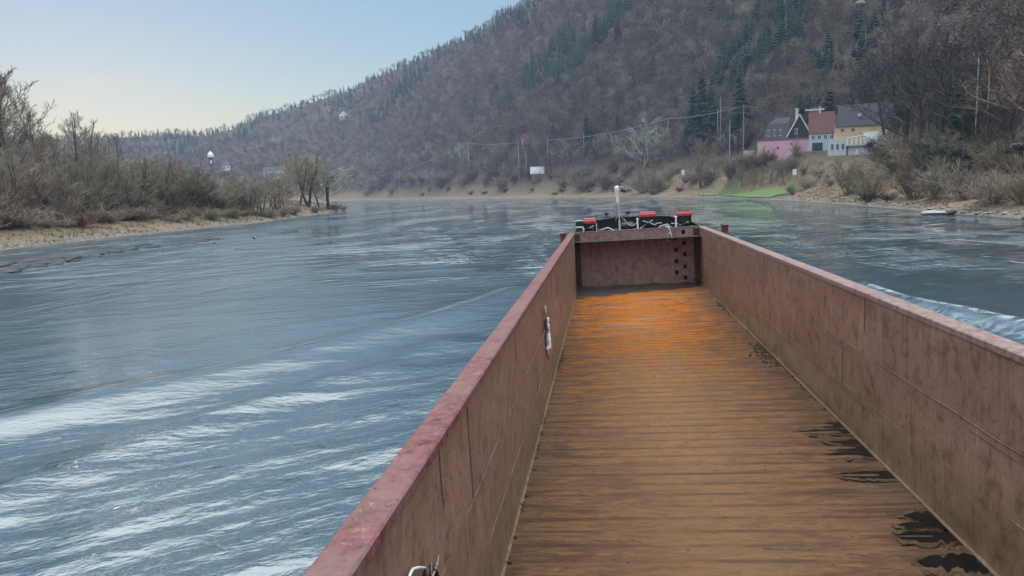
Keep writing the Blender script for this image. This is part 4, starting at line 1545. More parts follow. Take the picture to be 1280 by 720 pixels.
# orchard trees on the lawn
for px, py, yt, lab in ((928, 235, 204, 'small dark orchard tree at the left end of the lawn'), (943, 236, 206, 'second small orchard tree from the left on the lawn'),
                        (963, 231, 200, 'small orchard tree on the lawn below the pink wall'), (980, 231, 202, 'small orchard tree at the right end of the lawn')):
    tree_px('wide1', px, py, yt, lab, wide=0.9)
tree_px('wide_pale0', 800, 226, 150, 'pale grey round crowned willow on the far bank', wide=1.3)
tree_px('wide_olive0', 876, 236, 176, 'olive grey tree on the bank left of the lawn', wide=0.8)
tree_px('wide_olive1', 993, 212, 196, 'small olive green bush like tree below the pink wall', wide=0.8)
tree_px('wide0', 706, 236, 206, 'rounded bare tree on the middle of the far bank', wide=1.0)
for px, py, hp, wp, kind, lab in (
        (805, 241, 34, 40, '', 'wide grey shrub at the water right of the mast'),
        (822, 240, 24, 36, '_olive', 'olive shrub just right of the wide grey one'),
        (758, 238, 22, 34, '', 'dark shrub on the far bank left of the lantern'),
        (729, 238, 18, 30, '', 'rounded shrub on the far bank above the bow'),
        (884, 232, 26, 24, '_olive', 'olive shrub at the left end of the lawn'),
        (912, 224, 22, 26, '', 'brown shrub behind the left end of the lawn'),
        (1008, 236, 14, 18, '', 'small shrub right of the lawn'),
        (1062, 243, 34, 44, '_olive', 'wide olive shrub on the slope below the yellow house'),
        (1088, 248, 30, 36, '_olive', 'olive brown shrub near the water below the yellow house'),
        (1085, 253, 12, 20, '_dark', 'low dark green bush at the water below the yellow house'),
        (1110, 252, 9, 16, '_dark', 'tiny dark bush right of the low dark green one'),
        (1142, 249, 44, 44, '_red', 'tall reddish brown shrub below the big bare trees'),
        (1168, 250, 36, 44, '_olive', 'olive brown shrub right of the tall reddish one'),
        (1205, 250, 34, 50, '', 'broad brown shrub on the near right bank'),
        (1240, 254, 34, 52, '', 'grey brown shrub near the right edge of the bank'),
        (1278, 256, 34, 50, '_olive', 'olive shrub cut by the right edge of the picture'),
        (1175, 216, 30, 46, '_dark', 'dark evergreen bush at the foot of the big bare tree'),
        (1205, 212, 24, 44, '_dark', 'dark evergreen bush right of the big bare tree'),
        (1140, 214, 26, 40, '', 'dense brown bush left of the evergreen bushes'),
        (1270, 218, 22, 44, '_red', 'reddish bush under the reddish trees at the right edge')):
    shrub_px(kind, px, py, hp, wp, lab)
sl = 'leafless shrub in the strip of growth along the foot of the far slope'
for k in range(56):
    px = 445 + 560 * (k + RNG.uniform(-0.4, 0.4)) / 56
    py = float(np.interp(px, [445, 540, 650, 760, 870, 930, 1005], [241, 239, 236, 233, 230, 221, 214])) - RNG.uniform(0, 17)
    shrub_px(RNG.choice(['', '', '_olive', '_red', '']), px, py, RNG.uniform(10, 19), RNG.uniform(14, 26), sl, 'shrubs along the foot of the far slope')
sf = 'small dark shrub on the dry strip at the water of the far bank'
for k in range(18):
    px = 450 + 430 * (k + RNG.uniform(-0.45, 0.45)) / 18
    shrub_px(RNG.choice(['', '_olive', '_red']), px, float(np.interp(px, [440, 650, 770, 870], [246.5, 244, 243.5, 244])) - RNG.uniform(0, 7), RNG.uniform(3, 8), RNG.uniform(6, 16), sf, 'small shrubs on the far shore')
wl2 = 'bare tree rising from the growth along the foot of the far slope'
for k in range(60):
    px = 440 + 500 * (k + RNG.uniform(-0.4, 0.4)) / 60
    py = float(np.interp(px, [445, 540, 650, 760, 870, 940], [232, 228, 222, 216, 206, 196])) - RNG.uniform(0, 22)
    if 640 < px < 730 and py > 196:
        continue
    tree_px(RNG.choice(['wide0', 'wide1', 'tall1', 'tall2', 'wide_pale1', 'wide_olive1']), px, py, py - RNG.uniform(16, 32), wl2, 'bare trees along the foot of the far slope', RNG.uniform(0.8, 1.1))


# ------------------------------------------------------------------ the far-off wood on the valley side: one mass each
def low_tree(seed, h, w, mat):
    rg = random.Random(seed)
    s_ = Soup()
    s_.mb.tube([(0, 0, 0), (0, 0, h * 0.6)], [0.2, 0.1], 3, False)
    lobes = [(Vector((rg.uniform(-.3, .3) * w, rg.uniform(-.3, .3) * w, h * rg.uniform(0.48, 0.72))), w * rg.uniform(0.28, 0.42)) for _ in range(5)]
    for k in range(170):
        c, rr_ = lobes[k % 5]
        o = Vector((rg.gauss(0, 1), rg.gauss(0, 1), rg.gauss(0.25, 1))).normalized()
        p = c + o * rr_ * rg.uniform(0.45, 0.95)
        d = (o + Vector((rg.uniform(-.5, .5), rg.uniform(-.5, .5), 0.45))).normalized()
        s_.twig(p, d, h * rg.uniform(0.07, 0.17), rg.uniform(0.1, 0.26), rg)
    me = s_.mb.mesh('slope_tree')
    me.materials.append(M[mat])
    return me


def low_spruce(seed, h, w):
    rg = random.Random(seed)
    b_ = MB()
    b_.tube([(0, 0, 0), (0, 0, h * 0.5)], [0.22, 0.14], 3, False)
    for t_ in range(9):
        t = t_ / 9
        z = h * (0.22 + 0.78 * t)
        for k in range(6):
            az = k * 1.047 + t_ * 0.6 + rg.uniform(-.3, .3)
            r = (w * (1 - t) + 0.25) * rg.uniform(0.7, 1.15)
            wd = r * 0.42 + 0.1
            ca, sa = cos(az), sin(az)
            b_.add([(0, 0, z + 0.05 * h), (ca * r * 0.6 - sa * wd, sa * r * 0.6 + ca * wd, z - r * 0.35), (ca * r, sa * r, z - r * 0.45), (ca * r * 0.6 + sa * wd, sa * r * 0.6 - ca * wd, z - r * 0.35)], [(0, 1, 2, 3)])
    me = b_.mesh('slope_spruce')
    me.materials.append(M['hill_needle'])
    return me


def scatter(name, pts, scl, rot, idx, meshes, label):
    pc = bpy.data.collections.new(name + '_kinds')
    for k, me in enumerate(meshes):
        pc.objects.link(bpy.data.objects.new('%s_%02d' % (me.name, k), me))
    me = bpy.data.meshes.new(name)
    me.vertices.add(len(pts))
    me.vertices.foreach_set('co', np.ascontiguousarray(pts, np.float32).ravel())
    for nm, ty, val in (('size', 'FLOAT', scl), ('turn', 'FLOAT', rot), ('pick', 'INT', idx)):
        a = me.attributes.new(nm, ty, 'POINT')
        a.data.foreach_set('value', np.ascontiguousarray(val, np.int32 if ty == 'INT' else np.float32))
    o = bpy.data.objects.new(name, me)
    COL.objects.link(o)
    g = bpy.data.node_groups.new(name, 'GeometryNodeTree')
    g.interface.new_socket('Geometry', in_out='INPUT', socket_type='NodeSocketGeometry')
    g.interface.new_socket('Geometry', in_out='OUTPUT', socket_type='NodeSocketGeometry')
    n, l = g.nodes, g.links
    gi, go = n.new('NodeGroupInput'), n.new('NodeGroupOutput')
    ip = n.new('GeometryNodeInstanceOnPoints')
    ci = n.new('GeometryNodeCollectionInfo')
    ci.inputs['Collection'].default_value = pc
    ci.inputs['Separate Children'].default_value = True
    ci.inputs['Reset Children'].default_value = True
    ip.inputs['Pick Instance'].default_value = True

    def named(nm, ty):
        q = n.new('GeometryNodeInputNamedAttribute')
        q.data_type = ty
        q.inputs['Name'].default_value = nm
        return q.outputs[0]
    cx = n.new('ShaderNodeCombineXYZ')
    l.new(named('turn', 'FLOAT'), cx.inputs[2])
    l.new(gi.outputs[0], ip.inputs['Points'])
    l.new(ci.outputs[0], ip.inputs['Instance'])
    l.new(named('pick', 'INT'), ip.inputs['Instance Index'])
    l.new(cx.outputs[0], ip.inputs['Rotation'])
    l.new(named('size', 'FLOAT'), ip.inputs['Scale'])
    l.new(ip.outputs[0], go.inputs[0])
    md = o.modifiers.new('scatter', 'NODES')
    md.node_group = g
    return tag(o, label, name.replace('_', ' '), kind='stuff')


rg = np.random.RandomState(8)
PX, PY = [], []
for r0 in np.geomspace(190, 2780, 330):
    s_ = max(5.2, r0 / 185)
    n_ = int(radians(96) * r0 / s_)
    keep_ring = rg.rand() < (r0 * (2780 / 190) ** (1 / 329.0) - r0) / s_ if (r0 * 0.0083) < s_ else True
    if not keep_ring:
        continue
    a_ = np.radians(-50 + 96 * (np.arange(n_) + rg.rand(n_)) / n_)
    q = r0 + rg.uniform(-0.5, 0.5, n_) * s_
    PX.append(q * np.sin(a_))
    PY.append(q * np.cos(a_))
PX, PY = np.concatenate(PX), np.concatenate(PY)
pa, pr = np.degrees(np.arctan2(PX, PY)), np.hypot(PX, PY)
pt = (pr - np.interp(pa, TOE_A, TOE_R)) / np.maximum(np.interp(pa, rr_a, rr_r) - np.interp(pa, TOE_A, TOE_R), 50)
PZ = land(PX, PY)
ok = (pt > 0.03) & (pt < 1.06) & (river_dist(PX, PY) > 40)
ok &= ~((pa > 9.5) & (pa < 19) & (pt < 0.03))                 # the gardens and houses
nz = fbm(PX / 120, PY / 120, 77, 4)
con = (pt > 0.80 - 0.5 * (nz - 0.5)) & (pa < -6) & (rg.rand(len(PX)) < 0.75)
con |= (nz > 0.56) & (pt > 0.45) & (pa >= -6)
con |= (nz > 0.62) & (pt > 0.25)
con |= rg.rand(len(PX)) < 0.03
clear = (fbm(PX / 45, PY / 45, 88, 3) > 0.68) & ~con
sel = ok & ~clear
size = rg.uniform(0.75, 1.3, len(PX)) * np.clip(pr / 700, 0.85, 1.35)
rot = rg.uniform(0, 6.28, len(PX))
P3 = np.stack([PX, PY, PZ - 0.4], -1)
m1, m2 = sel & ~con, sel & con
scatter('bare_forest', P3[m1], size[m1], rot[m1], rg.randint(0, 6, m1.sum()), [low_tree(300 + k, 13 + k % 3 * 1.8, 9.0 + k % 2, 'hill_twig') for k in range(6)],
        'brown leafless wood covering the valley side')
scatter('conifer_forest', P3[m2], size[m2] * rg.uniform(0.4, 1.2, m2.sum()) * np.where(pt[m2] > 0.85, 0.72, 1.0), rot[m2], rg.randint(0, 4, m2.sum()), [low_spruce(330 + k, 15 + 2 * k, 3.0 + 0.3 * k) for k in range(4)],
        'blue green conifers along the ridge of the valley side')

# ------------------------------------------------------------------ dry grass on the banks, lawn, stones
rg = np.random.RandomState(12)
gp = []
for _ in range(60000):
    pass_ = rg.rand(3)
    a_ = -47 + 78 * pass_[0]
    gp.append((a_, pass_[1], pass_[2]))
gp = np.array(gp)
gr_ = 110 + 460 * gp[:, 1] ** 1.6
ga = np.radians(gp[:, 0])
gx_, gy_ = gr_ * np.sin(ga), gr_ * np.cos(ga)
gd = river_dist(gx_, gy_)
gz_ = land(gx_, gy_)
keep = (gd > 1.5) & (gd < 60) & (gz_ > 0.4) & (gz_ < 20) & (fbm(gx_ / 6, gy_ / 6, 14, 3) > 0.4)
gx_, gy_, gz_, gr_ = gx_[keep], gy_[keep], gz_[keep], gr_[keep]
n_ = len(gx_)
Vg, Fg = [], []
for k in range(5):
    az_, L_ = rg.uniform(0, 6.28, n_), rg.uniform(0.25, 0.75, n_)
    tx, ty = rg.normal(0, 0.35, n_), rg.normal(0, 0.35, n_)
    bx, by = gx_ + rg.normal(0, 0.35, n_), gy_ + rg.normal(0, 0.35, n_)
    wv = 0.05 + 0.0002 * gr_
    a3 = np.stack([bx - np.cos(az_) * wv, by - np.sin(az_) * wv, gz_ - 0.1], -1)
    b3 = np.stack([bx + np.cos(az_) * wv, by + np.sin(az_) * wv, gz_ - 0.1], -1)
    c3 = np.stack([bx + tx * L_, by + ty * L_, gz_ + L_], -1)
    Vg.append(np.stack([a3, b3, c3], 1).reshape(-1, 3))
Vg = np.concatenate(Vg)
Fg = np.arange(len(Vg)).reshape(-1, 3)


def grass_mat():
    m, nt, p = new_mat('dead_grass')
    k = NT(nt)
    geo = k.n('ShaderNodeNewGeometry')
    a = k.noise(geo.outputs['Position'], 0.18, 4)
    b_ = k.noise(geo.outputs['Position'], 1.1, 3)
    c = k.ramp(b_, [(0.3, (0.13, 0.09, 0.064)), (0.55, (0.26, 0.19, 0.132)), (0.75, (0.38, 0.3, 0.225))])
    k.l(k.mix(k.ramp(a, [(0.48, 0.0), (0.65, 0.6)]), c, (0.13, 0.125, 0.065)), p.inputs['Base Color'])
    p.inputs['Roughness'].default_value = 0.9
    p.inputs['Specular IOR Level'].default_value = 0.1
    return m


tag(np_mesh('dry_grass', Vg, Fg, grass_mat(), False), 'pale dead grass tufts covering the river banks', 'grass', kind='stuff')

# lawn
lawn_px = [(870, 244.5), (900, 245), (930, 247.6), (960, 248.5), (988, 243), (1003, 237), (998, 232), (975, 233), (940, 236.5), (905, 240), (885, 241.5)]
lp = [hit(*q)[:2] for q in lawn_px]
lx0, lx1 = min(p[0] for p in lp), max(p[0] for p in lp)
ly0, ly1 = min(p[1] for p in lp), max(p[1] for p in lp)
xs_, ys_ = np.meshgrid(np.linspace(lx0, lx1, 40), np.linspace(ly0, ly1, 90))


def in_poly(x, y, P):
    c = np.zeros(x.shape, bool)
    for (ax, ay), (bx, by) in zip(P, P[1:] + P[:1]):
        if ay != by:
            c ^= ((ay > y) != (by > y)) & (x < (bx - ax) * (y - ay) / (by - ay) + ax)
    return c


inside = in_poly(xs_, ys_, lp)
zl = land(xs_, ys_) + 0.45
fi = [(i * 40 + j, i * 40 + j + 1, (i + 1) * 40 + j + 1, (i + 1) * 40 + j) for i in range(89) for j in range(39) if inside[i:i + 2, j:j + 2].all()]
m_, nt_, p_ = new_mat('mown_lawn')
k_ = NT(nt_)
gq = k_.n('ShaderNodeNewGeometry')
k_.l(k_.ramp(k_.noise(gq.outputs['Position'], 0.4, 5), [(0.3, (0.07, 0.105, 0.03)), (0.7, (0.125, 0.18, 0.05))]), p_.inputs['Base Color'])
p_.inputs['Roughness'].default_value = 0.9
tag(np_mesh('lawn', np.stack([xs_, ys_, zl], -1).reshape(-1, 3), np.array(fi), m_), 'green mown lawn below the pink house', kind='structure')

M['stone'] = varied('river_stone', [(0.16, 0.145, 0.13), (0.28, 0.25, 0.22), (0.21, 0.18, 0.155)], 0.8, 1.5)
M['wet_stone'] = varied('dark_wet_stone', [(0.03, 0.032, 0.035), (0.06, 0.06, 0.06)], 0.5, 1.5)
M['pale_stone'] = varied('pale_sandstone', [(0.36, 0.34, 0.31), (0.44, 0.41, 0.37)], 0.85, 1.5)


def rock_mesh(seed, name='rock'):
    rg_ = np.random.RandomState(seed)
    bm_ = MB()
    n1, n2 = 7, 11
    P = []
    for i in range(n1 + 1):
        th = pi * i / n1
        row = []
        for j in range(n2):
            ph = 2 * pi * j / n2
            r = 0.72 + 0.42 * vnoise(cos(ph) * sin(th) * 1.7 + seed * 3.1, sin(ph) * sin(th) * 1.7 + cos(th) * 1.9, seed)
            row.append((float(r * sin(th) * cos(ph)), float(r * sin(th) * sin(ph)), float(r * cos(th) * 0.75)))
        row.append(row[0])
        P.append(row)
    bm_.grid([q[::-1] for q in P])
    return bm_.mesh(name)


ROCKS = [rock_mesh(k) for k in range(5)]
for me in ROCKS:
    me.materials.append(M['stone'])
WETROCKS = [rock_mesh(k + 20) for k in range(4)]
for me in WETROCKS:
    me.materials.append(M['wet_stone'])
PALE = rock_mesh(41)
PALE.materials.append(M['pale_stone'])


def rock(me, x, y, z, d, label, group=None, name='rock', rz=None):
    o = bpy.data.objects.new(name, me)
    COL.objects.link(o)
    o.location = (x, y, z)
    o.scale = tuple(q / 1.7 for q in d)
    o.rotation_euler.z = RNG.uniform(0, 6.28) if rz is None else rz
    return tag(o, label, 'rock', group)


for k in range(46):                                            # loose stones along the right water's edge
    px = 985 + 315 * (k + RNG.random()) / 46
    ys0 = float(np.interp(px, [p[0] for p in FAR_PX], [p[1] for p in FAR_PX]))
    x, y, z, r = hit(px, ys0 - RNG.uniform(1.5, 10))
    d = RNG.uniform(0.6, 1.7)
    rock(ROCKS[k % 5], x, y, z + d * 0.06, (d, d * RNG.uniform(0.6, 1), d * RNG.uniform(0.35, 0.6)), 'loose grey stone on the shore of the right bank', 'stones along the right shore')
x, y = on_water(1168, 268.5)
rock(PALE, x, y, 0.35, (5.2, 2.6, 1.5), 'big pale flat rock at the water on the right shore', rz=0.2)
rock(WETROCKS[1], x + 3.6, y + 0.8, 0.3, (2.6, 2.0, 1.5), 'dark rock touching the big pale flat one on the right shore')
for k in range(26):                                            # the groyne on the left
    t = (k + RNG.random()) / 26
    px = -20 + 200 * t
    x, y = on_water(px, 345 - 37 * t + RNG.uniform(-1.5, 1.5))
    d = RNG.uniform(0.8, 1.9)
    rock(WETROCKS[k % 4], x, y, 0.02, (d * 2.2, d * 1.6, d * 0.75), 'dark wet stone of the low broken row in the water at left', 'groyne stones in the river')
for k in range(30):
    t = (k + RNG.random()) / 30
    px = -10 + 285 * t
    x, y = on_water(px, 333 - 34 * t + RNG.uniform(-0.7, 0.7))
    d = RNG.uniform(0.8, 1.8)
    rock(WETROCKS[(k + 1) % 4], x, y, -0.02, (d * 3.0, d * 1.7, d * 0.7), 'dark wet stone of the long outer row in the water at left', 'outer groyne stones in the river')
for px, py, s_, lab in ((1075, 22, 4.5, 'pale lower outcrop of rock high in the wooded slope'), (1086, 13, 3.6, 'pale upper outcrop of rock high in the wooded slope')):
    x, y, z, r = hit(px, py)
    h = hypot(x, y)
    rock(ROCKS[3], x - x / h * 10, y - y / h * 10, z + 7, (s_ * 1.5, s_, s_ * 1.1), lab, name='rock_outcrop')

# gulls over the groyne
wm = plain('pale_grey_feathers', (0.16, 0.16, 0.17), 0.8, 0.3, 12)
for k, (px, py, up_, lab) in enumerate(((187, 303, 0.32, 'dark gull flying low over the groyne, leftmost of the five'), (201, 315, -0.12, 'dark gull with level wings just above the water, second from left'),
                                       (267, 304.5, 0.1, 'dark gull skimming beyond the end of the stone row, third from left'), (296, 311, -0.35, 'dark gull with drooping wings, nearest of the five'),
                                       (318, 298, 0.28, 'dark gull with raised wings, rightmost of the five'))):
    d = ray(px, py)
    t = 112.0 if k != 3 else 100.0
    p0 = Vector((d[0] * t, d[1] * t, CAMZ + d[2] * t))
    b = MB()
    b.tube([(0, -0.34, -0.02), (0, -0.2, 0), (0, 0.05, 0.02), (0, 0.22, 0.03), (0, 0.3, 0.05), (0, 0.4, 0.02)], [0.02, 0.07, 0.1, 0.07, 0.06, 0.01], 8)
    b.add([(-0.05, -0.3, 0), (0.05, -0.3, 0), (0.11, -0.48, 0), (-0.11, -0.48, 0)], [(0, 1, 2, 3)])
    bird = b.build('gull', wm, None, True, p0, 0.9 + k)
    tag(bird, lab, 'bird', None)
    for sgn in (-1, 1):
        w_ = MB()
        pr_ = [(0.05, 0.0), (0.3, 0.16 * (1 if up_ > 0 else 0.4)), (0.75, up_)]
        top, bot = [], []
        for (q, zz), c in zip(pr_, (0.13, 0.11, 0.02)):
            top += [(sgn * q, c, zz + 0.012), (sgn * q, -c, zz + 0.012)]
            bot += [(sgn * q, c, zz - 0.012), (sgn * q, -c, zz - 0.012)]
        w_.add(top + bot, [(0, 1, 3, 2), (2, 3, 5, 4), (6, 8, 9, 7), (8, 10, 11, 9), (0, 2, 8, 6), (2, 4, 10, 8), (1, 7, 9, 3), (3, 9, 11, 5), (4, 5, 11, 10), (0, 6, 7, 1)])
        w_.build('wing', wm, bird)

# ------------------------------------------------------------------ houses and village
M['pink'] = plain('pink_render', (0.66, 0.38, 0.45), 0.85, 0.12, 0.7)
M['pink_low'] = plain('dark_red_cornice', (0.25, 0.09, 0.09), 0.8, 0.2, 1)
M['slate'] = plain('dark_slate', (0.06, 0.067, 0.085), 0.6, 0.25, 1.5)
M['red_tile'] = plain('faded_red_tiles', (0.17, 0.07, 0.07), 0.8, 0.25, 1.2)
M['dark_tile'] = plain('dark_brown_tiles', (0.055, 0.055, 0.068), 0.75, 0.25, 1.2)
M['yellow'] = plain('yellow_render', (0.62, 0.46, 0.27), 0.85, 0.12, 0.8)
M['cream'] = plain('grey_white_render', (0.58, 0.58, 0.58), 0.85, 0.14, 0.8)
M['bluewhite'] = plain('blue_white_render', (0.45, 0.53, 0.66), 0.85, 0.14, 0.8)
M['glass'] = plain('dark_window_glass', (0.03, 0.035, 0.045), 0.15, 0.3, 1)
M['wood_dark'] = plain('dark_stained_boards', (0.035, 0.03, 0.032), 0.8, 0.3, 2)
M['teal'] = plain('dark_teal_boards', (0.03, 0.06, 0.058), 0.8, 0.3, 2)
M['pole_wood'] = plain('weathered_grey_pole', (0.36, 0.33, 0.29), 0.85, 0.2, 3)
M['orange_wall'] = plain('pinkish_red_roof_tiles', (0.38, 0.14, 0.13), 0.85, 0.2, 2)


class Site:
    """a local frame at a building's foot: u metres to the right as seen, v away, z up"""
    def __init__(s, name, label, cat, px, py, r=None, turn=0.0, group=None):
        if r is None:
            s.x, s.y, s.z, s.r = hit(px, py)
        else:
            s.x, s.y, s.z = at_range(px, r)
            s.r = r
        s.px, s.py = px, py
        s.m = s.r * cos(radians(azim(px)) + YAW) / FOC          # metres per picture pixel there
        s.root = thing(name, label, cat, (s.x, s.y, s.z), -radians(azim(px)) + turn, group)

    def __call__(s, dpx, hpx):
        return dpx * s.m, hpx * s.m

    def part(s, b, name, mat, parent=None, bevel=0.0):
        return b.build(name, M[mat], parent or s.root, bevel=bevel)


def gable(b, x0, x1, y0, y1, z0, z1, ov=0.35, th=0.18, axis='x'):
    """two sloping slabs; ridge along x or along y"""
    if axis == 'x':
        ym = (y0 + y1) / 2
        for ya in (y0 - ov, y1 + ov):
            k = (z1 - z0) / (ym - y0)
            zl_ = z0 - ov * k
            b.add([(x0 - ov, ya, zl_), (x1 + ov, ya, zl_), (x1 + ov, ym, z1), (x0 - ov, ym, z1), (x0 - ov, ya, zl_ - th), (x1 + ov, ya, zl_ - th), (x1 + ov, ym, z1 - th), (x0 - ov, ym, z1 - th)],
                  [(0, 1, 2, 3), (7, 6, 5, 4), (0, 4, 5, 1), (1, 5, 6, 2), (2, 6, 7, 3), (3, 7, 4, 0)] if ya < ym else [(3, 2, 1, 0), (4, 5, 6, 7), (1, 5, 4, 0), (2, 6, 5, 1), (3, 7, 6, 2), (0, 4, 7, 3)])
    else:
        xm = (x0 + x1) / 2
        for xa in (x0 - ov, x1 + ov):
            k = (z1 - z0) / (xm - x0)
            zl_ = z0 - ov * k
            b.add([(xa, y0 - ov, zl_), (xm, y0 - ov, z1), (xm, y1 + ov, z1), (xa, y1 + ov, zl_), (xa, y0 - ov, zl_ - th), (xm, y0 - ov, z1 - th), (xm, y1 + ov, z1 - th), (xa, y1 + ov, zl_ - th)],
                  [(0, 1, 2, 3), (7, 6, 5, 4), (0, 4, 5, 1), (1, 5, 6, 2), (2, 6, 7, 3), (3, 7, 4, 0)])


def walls(b, x0, x1, y0, y1, z0, z1, peak=None, axis='x'):
    b.add([(x0, y0, z0), (x1, y0, z0), (x1, y1, z0), (x0, y1, z0), (x0, y0, z1), (x1, y0, z1), (x1, y1, z1), (x0, y1, z1)],
          [(0, 1, 5, 4), (1, 2, 6, 5), (2, 3, 7, 6), (3, 0, 4, 7), (4, 5, 6, 7)])
    if peak is not None:
        if axis == 'x':
            ym = (y0 + y1) / 2
            b.add([(x0, y0, z1), (x0, ym, peak), (x0, y1, z1)], [(0, 1, 2)])
            b.add([(x1, y0, z1), (x1, y1, z1), (x1, ym, peak)], [(0, 1, 2)])
        else:
            xm = (x0 + x1) / 2
            b.add([(x0, y0, z1), (x1, y0, z1), (xm, y0, peak)], [(0, 1, 2)])
            b.add([(x0, y1, z1), (xm, y1, peak), (x1, y1, z1)], [(0, 1, 2)])


def window(s, x, y, z, w, h, frame='white', parent=None):
    f = MB().box((x, y - 0.03, z), (w, 0.08, h)).build('window', M[frame], parent or s.root)
    p_ = MB()
    p_.box((x - w * 0.23, y - 0.08, z), (w * 0.36, 0.03, h * 0.82))
    p_.box((x + w * 0.23, y - 0.08, z), (w * 0.36, 0.03, h * 0.82))
    p_.build('pane', M['glass'], f)
    return f


# pink house
s = Site('pink_house', 'pink house with a long plain wall, dark slate upper storey and white chimney', 'house', 980, 203, 505)
k = s.m
b = MB()
walls(b, -32 * k, 32 * k, 0, 9, -4, 25.5 * k)
wall_ = s.part(b, 'wall', 'pink')
b = MB()
b.box((0, 4.5, 26.2 * k), (65.5 * k, 9.6, 1.6 * k))
s.part(b, 'cornice', 'pink_low')
b = MB()
V = []
for z, x0, x1, y0, y1 in ((27 * k, -26 * k, 6 * k, 1.0, 8.6), (46 * k, -19 * k, 4 * k, 3.0, 7.2), (53 * k, -10 * k, 6 * k, 4.6, 5.6)):
    V += [(x0, y0, z), (x1, y0, z), (x1, y1, z), (x0, y1, z)]
b.add(V, [(0, 1, 5, 4), (1, 2, 6, 5), (2, 3, 7, 6), (3, 0, 4, 7), (4, 5, 9, 8), (5, 6, 10, 9), (6, 7, 11, 10), (7, 4, 8, 11), (8, 9, 10, 11)])
roof_ = s.part(b, 'roof', 'slate')
for dx in (-19, -12, -5):
    window(s, dx * k, 1.2, 34.5 * k, 3.4 * k, 8 * k, 'cream', roof_)
b = MB()
walls(b, 3 * k, 30 * k, 0.9, 8.4, 27 * k, 30 * k, 55 * k, 'y')
gw = s.part(b, 'gable_end', 'wood_dark')
b = MB()
gable(b, 3 * k, 30 * k, 0.9, 8.4, 30 * k, 55.6 * k, 0.3, 0.2, 'y')
s.part(b, 'gable_roof', 'slate', gw)
for sg in (-1, 1):
    b = MB()
    b.tube([(16.5 * k + sg * 14.5 * k, 0.45, 28.2 * k), (16.5 * k, 0.45, 55.2 * k)], 0.8 * k, 4)
    s.part(b, 'bargeboard', 'cream', gw)
window(s, 13 * k, 0.85, 35 * k, 3.6 * k, 7 * k, 'cream', gw)
b = MB()
b.box((13.5 * k, 5, 56 * k), (3.6 * k, 1.2, 14 * k))
b.box((13.5 * k, 5, 62.5 * k), (4.6 * k, 1.6, 1.5 * k))
s.part(b, 'chimney', 'cream')
for dx, dz in ((8, 20), (-19, 12), (-8, 16)):
    window(s, dx * k, -0.02, dz * k, 2.0 * k, 3.2 * k, 'pink_low')

# white annex left of the pink wall
s = Site('garage', 'low pale grey garage beside the left end of the pink wall', 'garage', 939, 196)
k = s.m
b = MB()
walls(b, -9 * k, 9 * k, 0, 6, -2, 8 * k)
s.part(b, 'wall', 'cream')
b = MB()
b.box((0, 3, 8.4 * k), (19.5 * k, 6.6, 1.0 * k))
s.part(b, 'roof', 'slate')
b = MB()
b.box((5 * k, -0.02, 3.2 * k), (5.5 * k, 0.08, 6 * k))
s.part(b, 'door', 'wood_dark')

# red roofed house
s = Site('red_roofed_house', 'house with a steep faded red roof between the pink and the yellow one', 'house', 1026, 192, 478)
k = s.m
b = MB()
walls(b, -15 * k, 16 * k, 0, 9, -3, 22 * k, 47 * k)
s.part(b, 'wall', 'bluewhite')
b = MB()
gable(b, -15 * k, 16 * k, 0, 9, 23 * k, 48 * k)
rf = s.part(b, 'roof', 'red_tile')
b = MB()
b.box((-9 * k, 4.4, 51 * k), (22 * k, 0.5, 2.0 * k))
b.box((-3 * k, 4.4, 50 * k), (2.2 * k, 0.7, 8 * k))
s.part(b, 'chimney', 'cream', rf)
for dx in (-10, -3, 4, 11):
    window(s, dx * k, -0.02, 16.5 * k, 4.0 * k, 6 * k)
b = MB()
b.box((-5 * k, -0.04, 5 * k), (12 * k, 0.08, 10 * k))
s.part(b, 'garage_door', 'teal')

# yellow house
s = Site('yellow_house', 'yellow walled house with a broad dark roof and white ground floor', 'house', 1062, 197, 430)
k = s.m
b = MB()
walls(b, -19 * k, 46 * k, 2.0, 13, -3, 38 * k, 62 * k)
wl_y = s.part(b, 'wall', 'yellow')
b = MB()
gable(b, -17 * k, 47 * k, 2.0, 13, 38 * k, 63 * k, 0.5)
rf = s.part(b, 'roof', 'dark_tile')
b = MB()
b.box((9 * k, 4.2, 49 * k), (4.2 * k, 1.2, 4.5 * k))
s.part(b, 'skylight', 'cream', rf)
b = MB()
b.box((-17.5 * k, 1.2, 55 * k), (3.6 * k, 1.4, 9 * k))
s.part(b, 'chimney', 'wood_dark', rf)
b = MB()
walls(b, -26 * k, -5 * k, 0, 6, -3, 20 * k)
gf = s.part(b, 'ground_floor', 'cream')
for dx in (-21, -15, -9):
    window(s, dx * k, -0.02, 11 * k, 3 * k, 8 * k, 'bluewhite', gf)
for dx in (-10, 2):
    window(s, dx * k, 1.98, 31 * k, 4 * k, 5 * k, 'cream', wl_y)
b = MB()
b.box((6 * k, 0.6, 12 * k), (22 * k, 2.6, 1.5 * k))
bal = s.part(b, 'balcony', 'cream')
b = MB()
b.tube([(-5 * k, -0.7, 21 * k), (17 * k, -0.7, 23.5 * k)], 0.5 * k, 6)
for dx in (-4, 1, 6, 11, 16):
    b.box((dx * k, -0.7, 16.5 * k), (2.6 * k, 0.1, 8 * k))
s.part(b, 'railing', 'white', bal)
b = MB()
walls(b, -3 * k, 19 * k, 0.4, 2, -3, 11 * k)
s.part(b, 'retaining_wall', 'cream')
b = MB()
b.box((7 * k, 0.3, 4 * k), (3.4 * k, 0.1, 7 * k))
s.part(b, 'door', 'white')
b = MB()
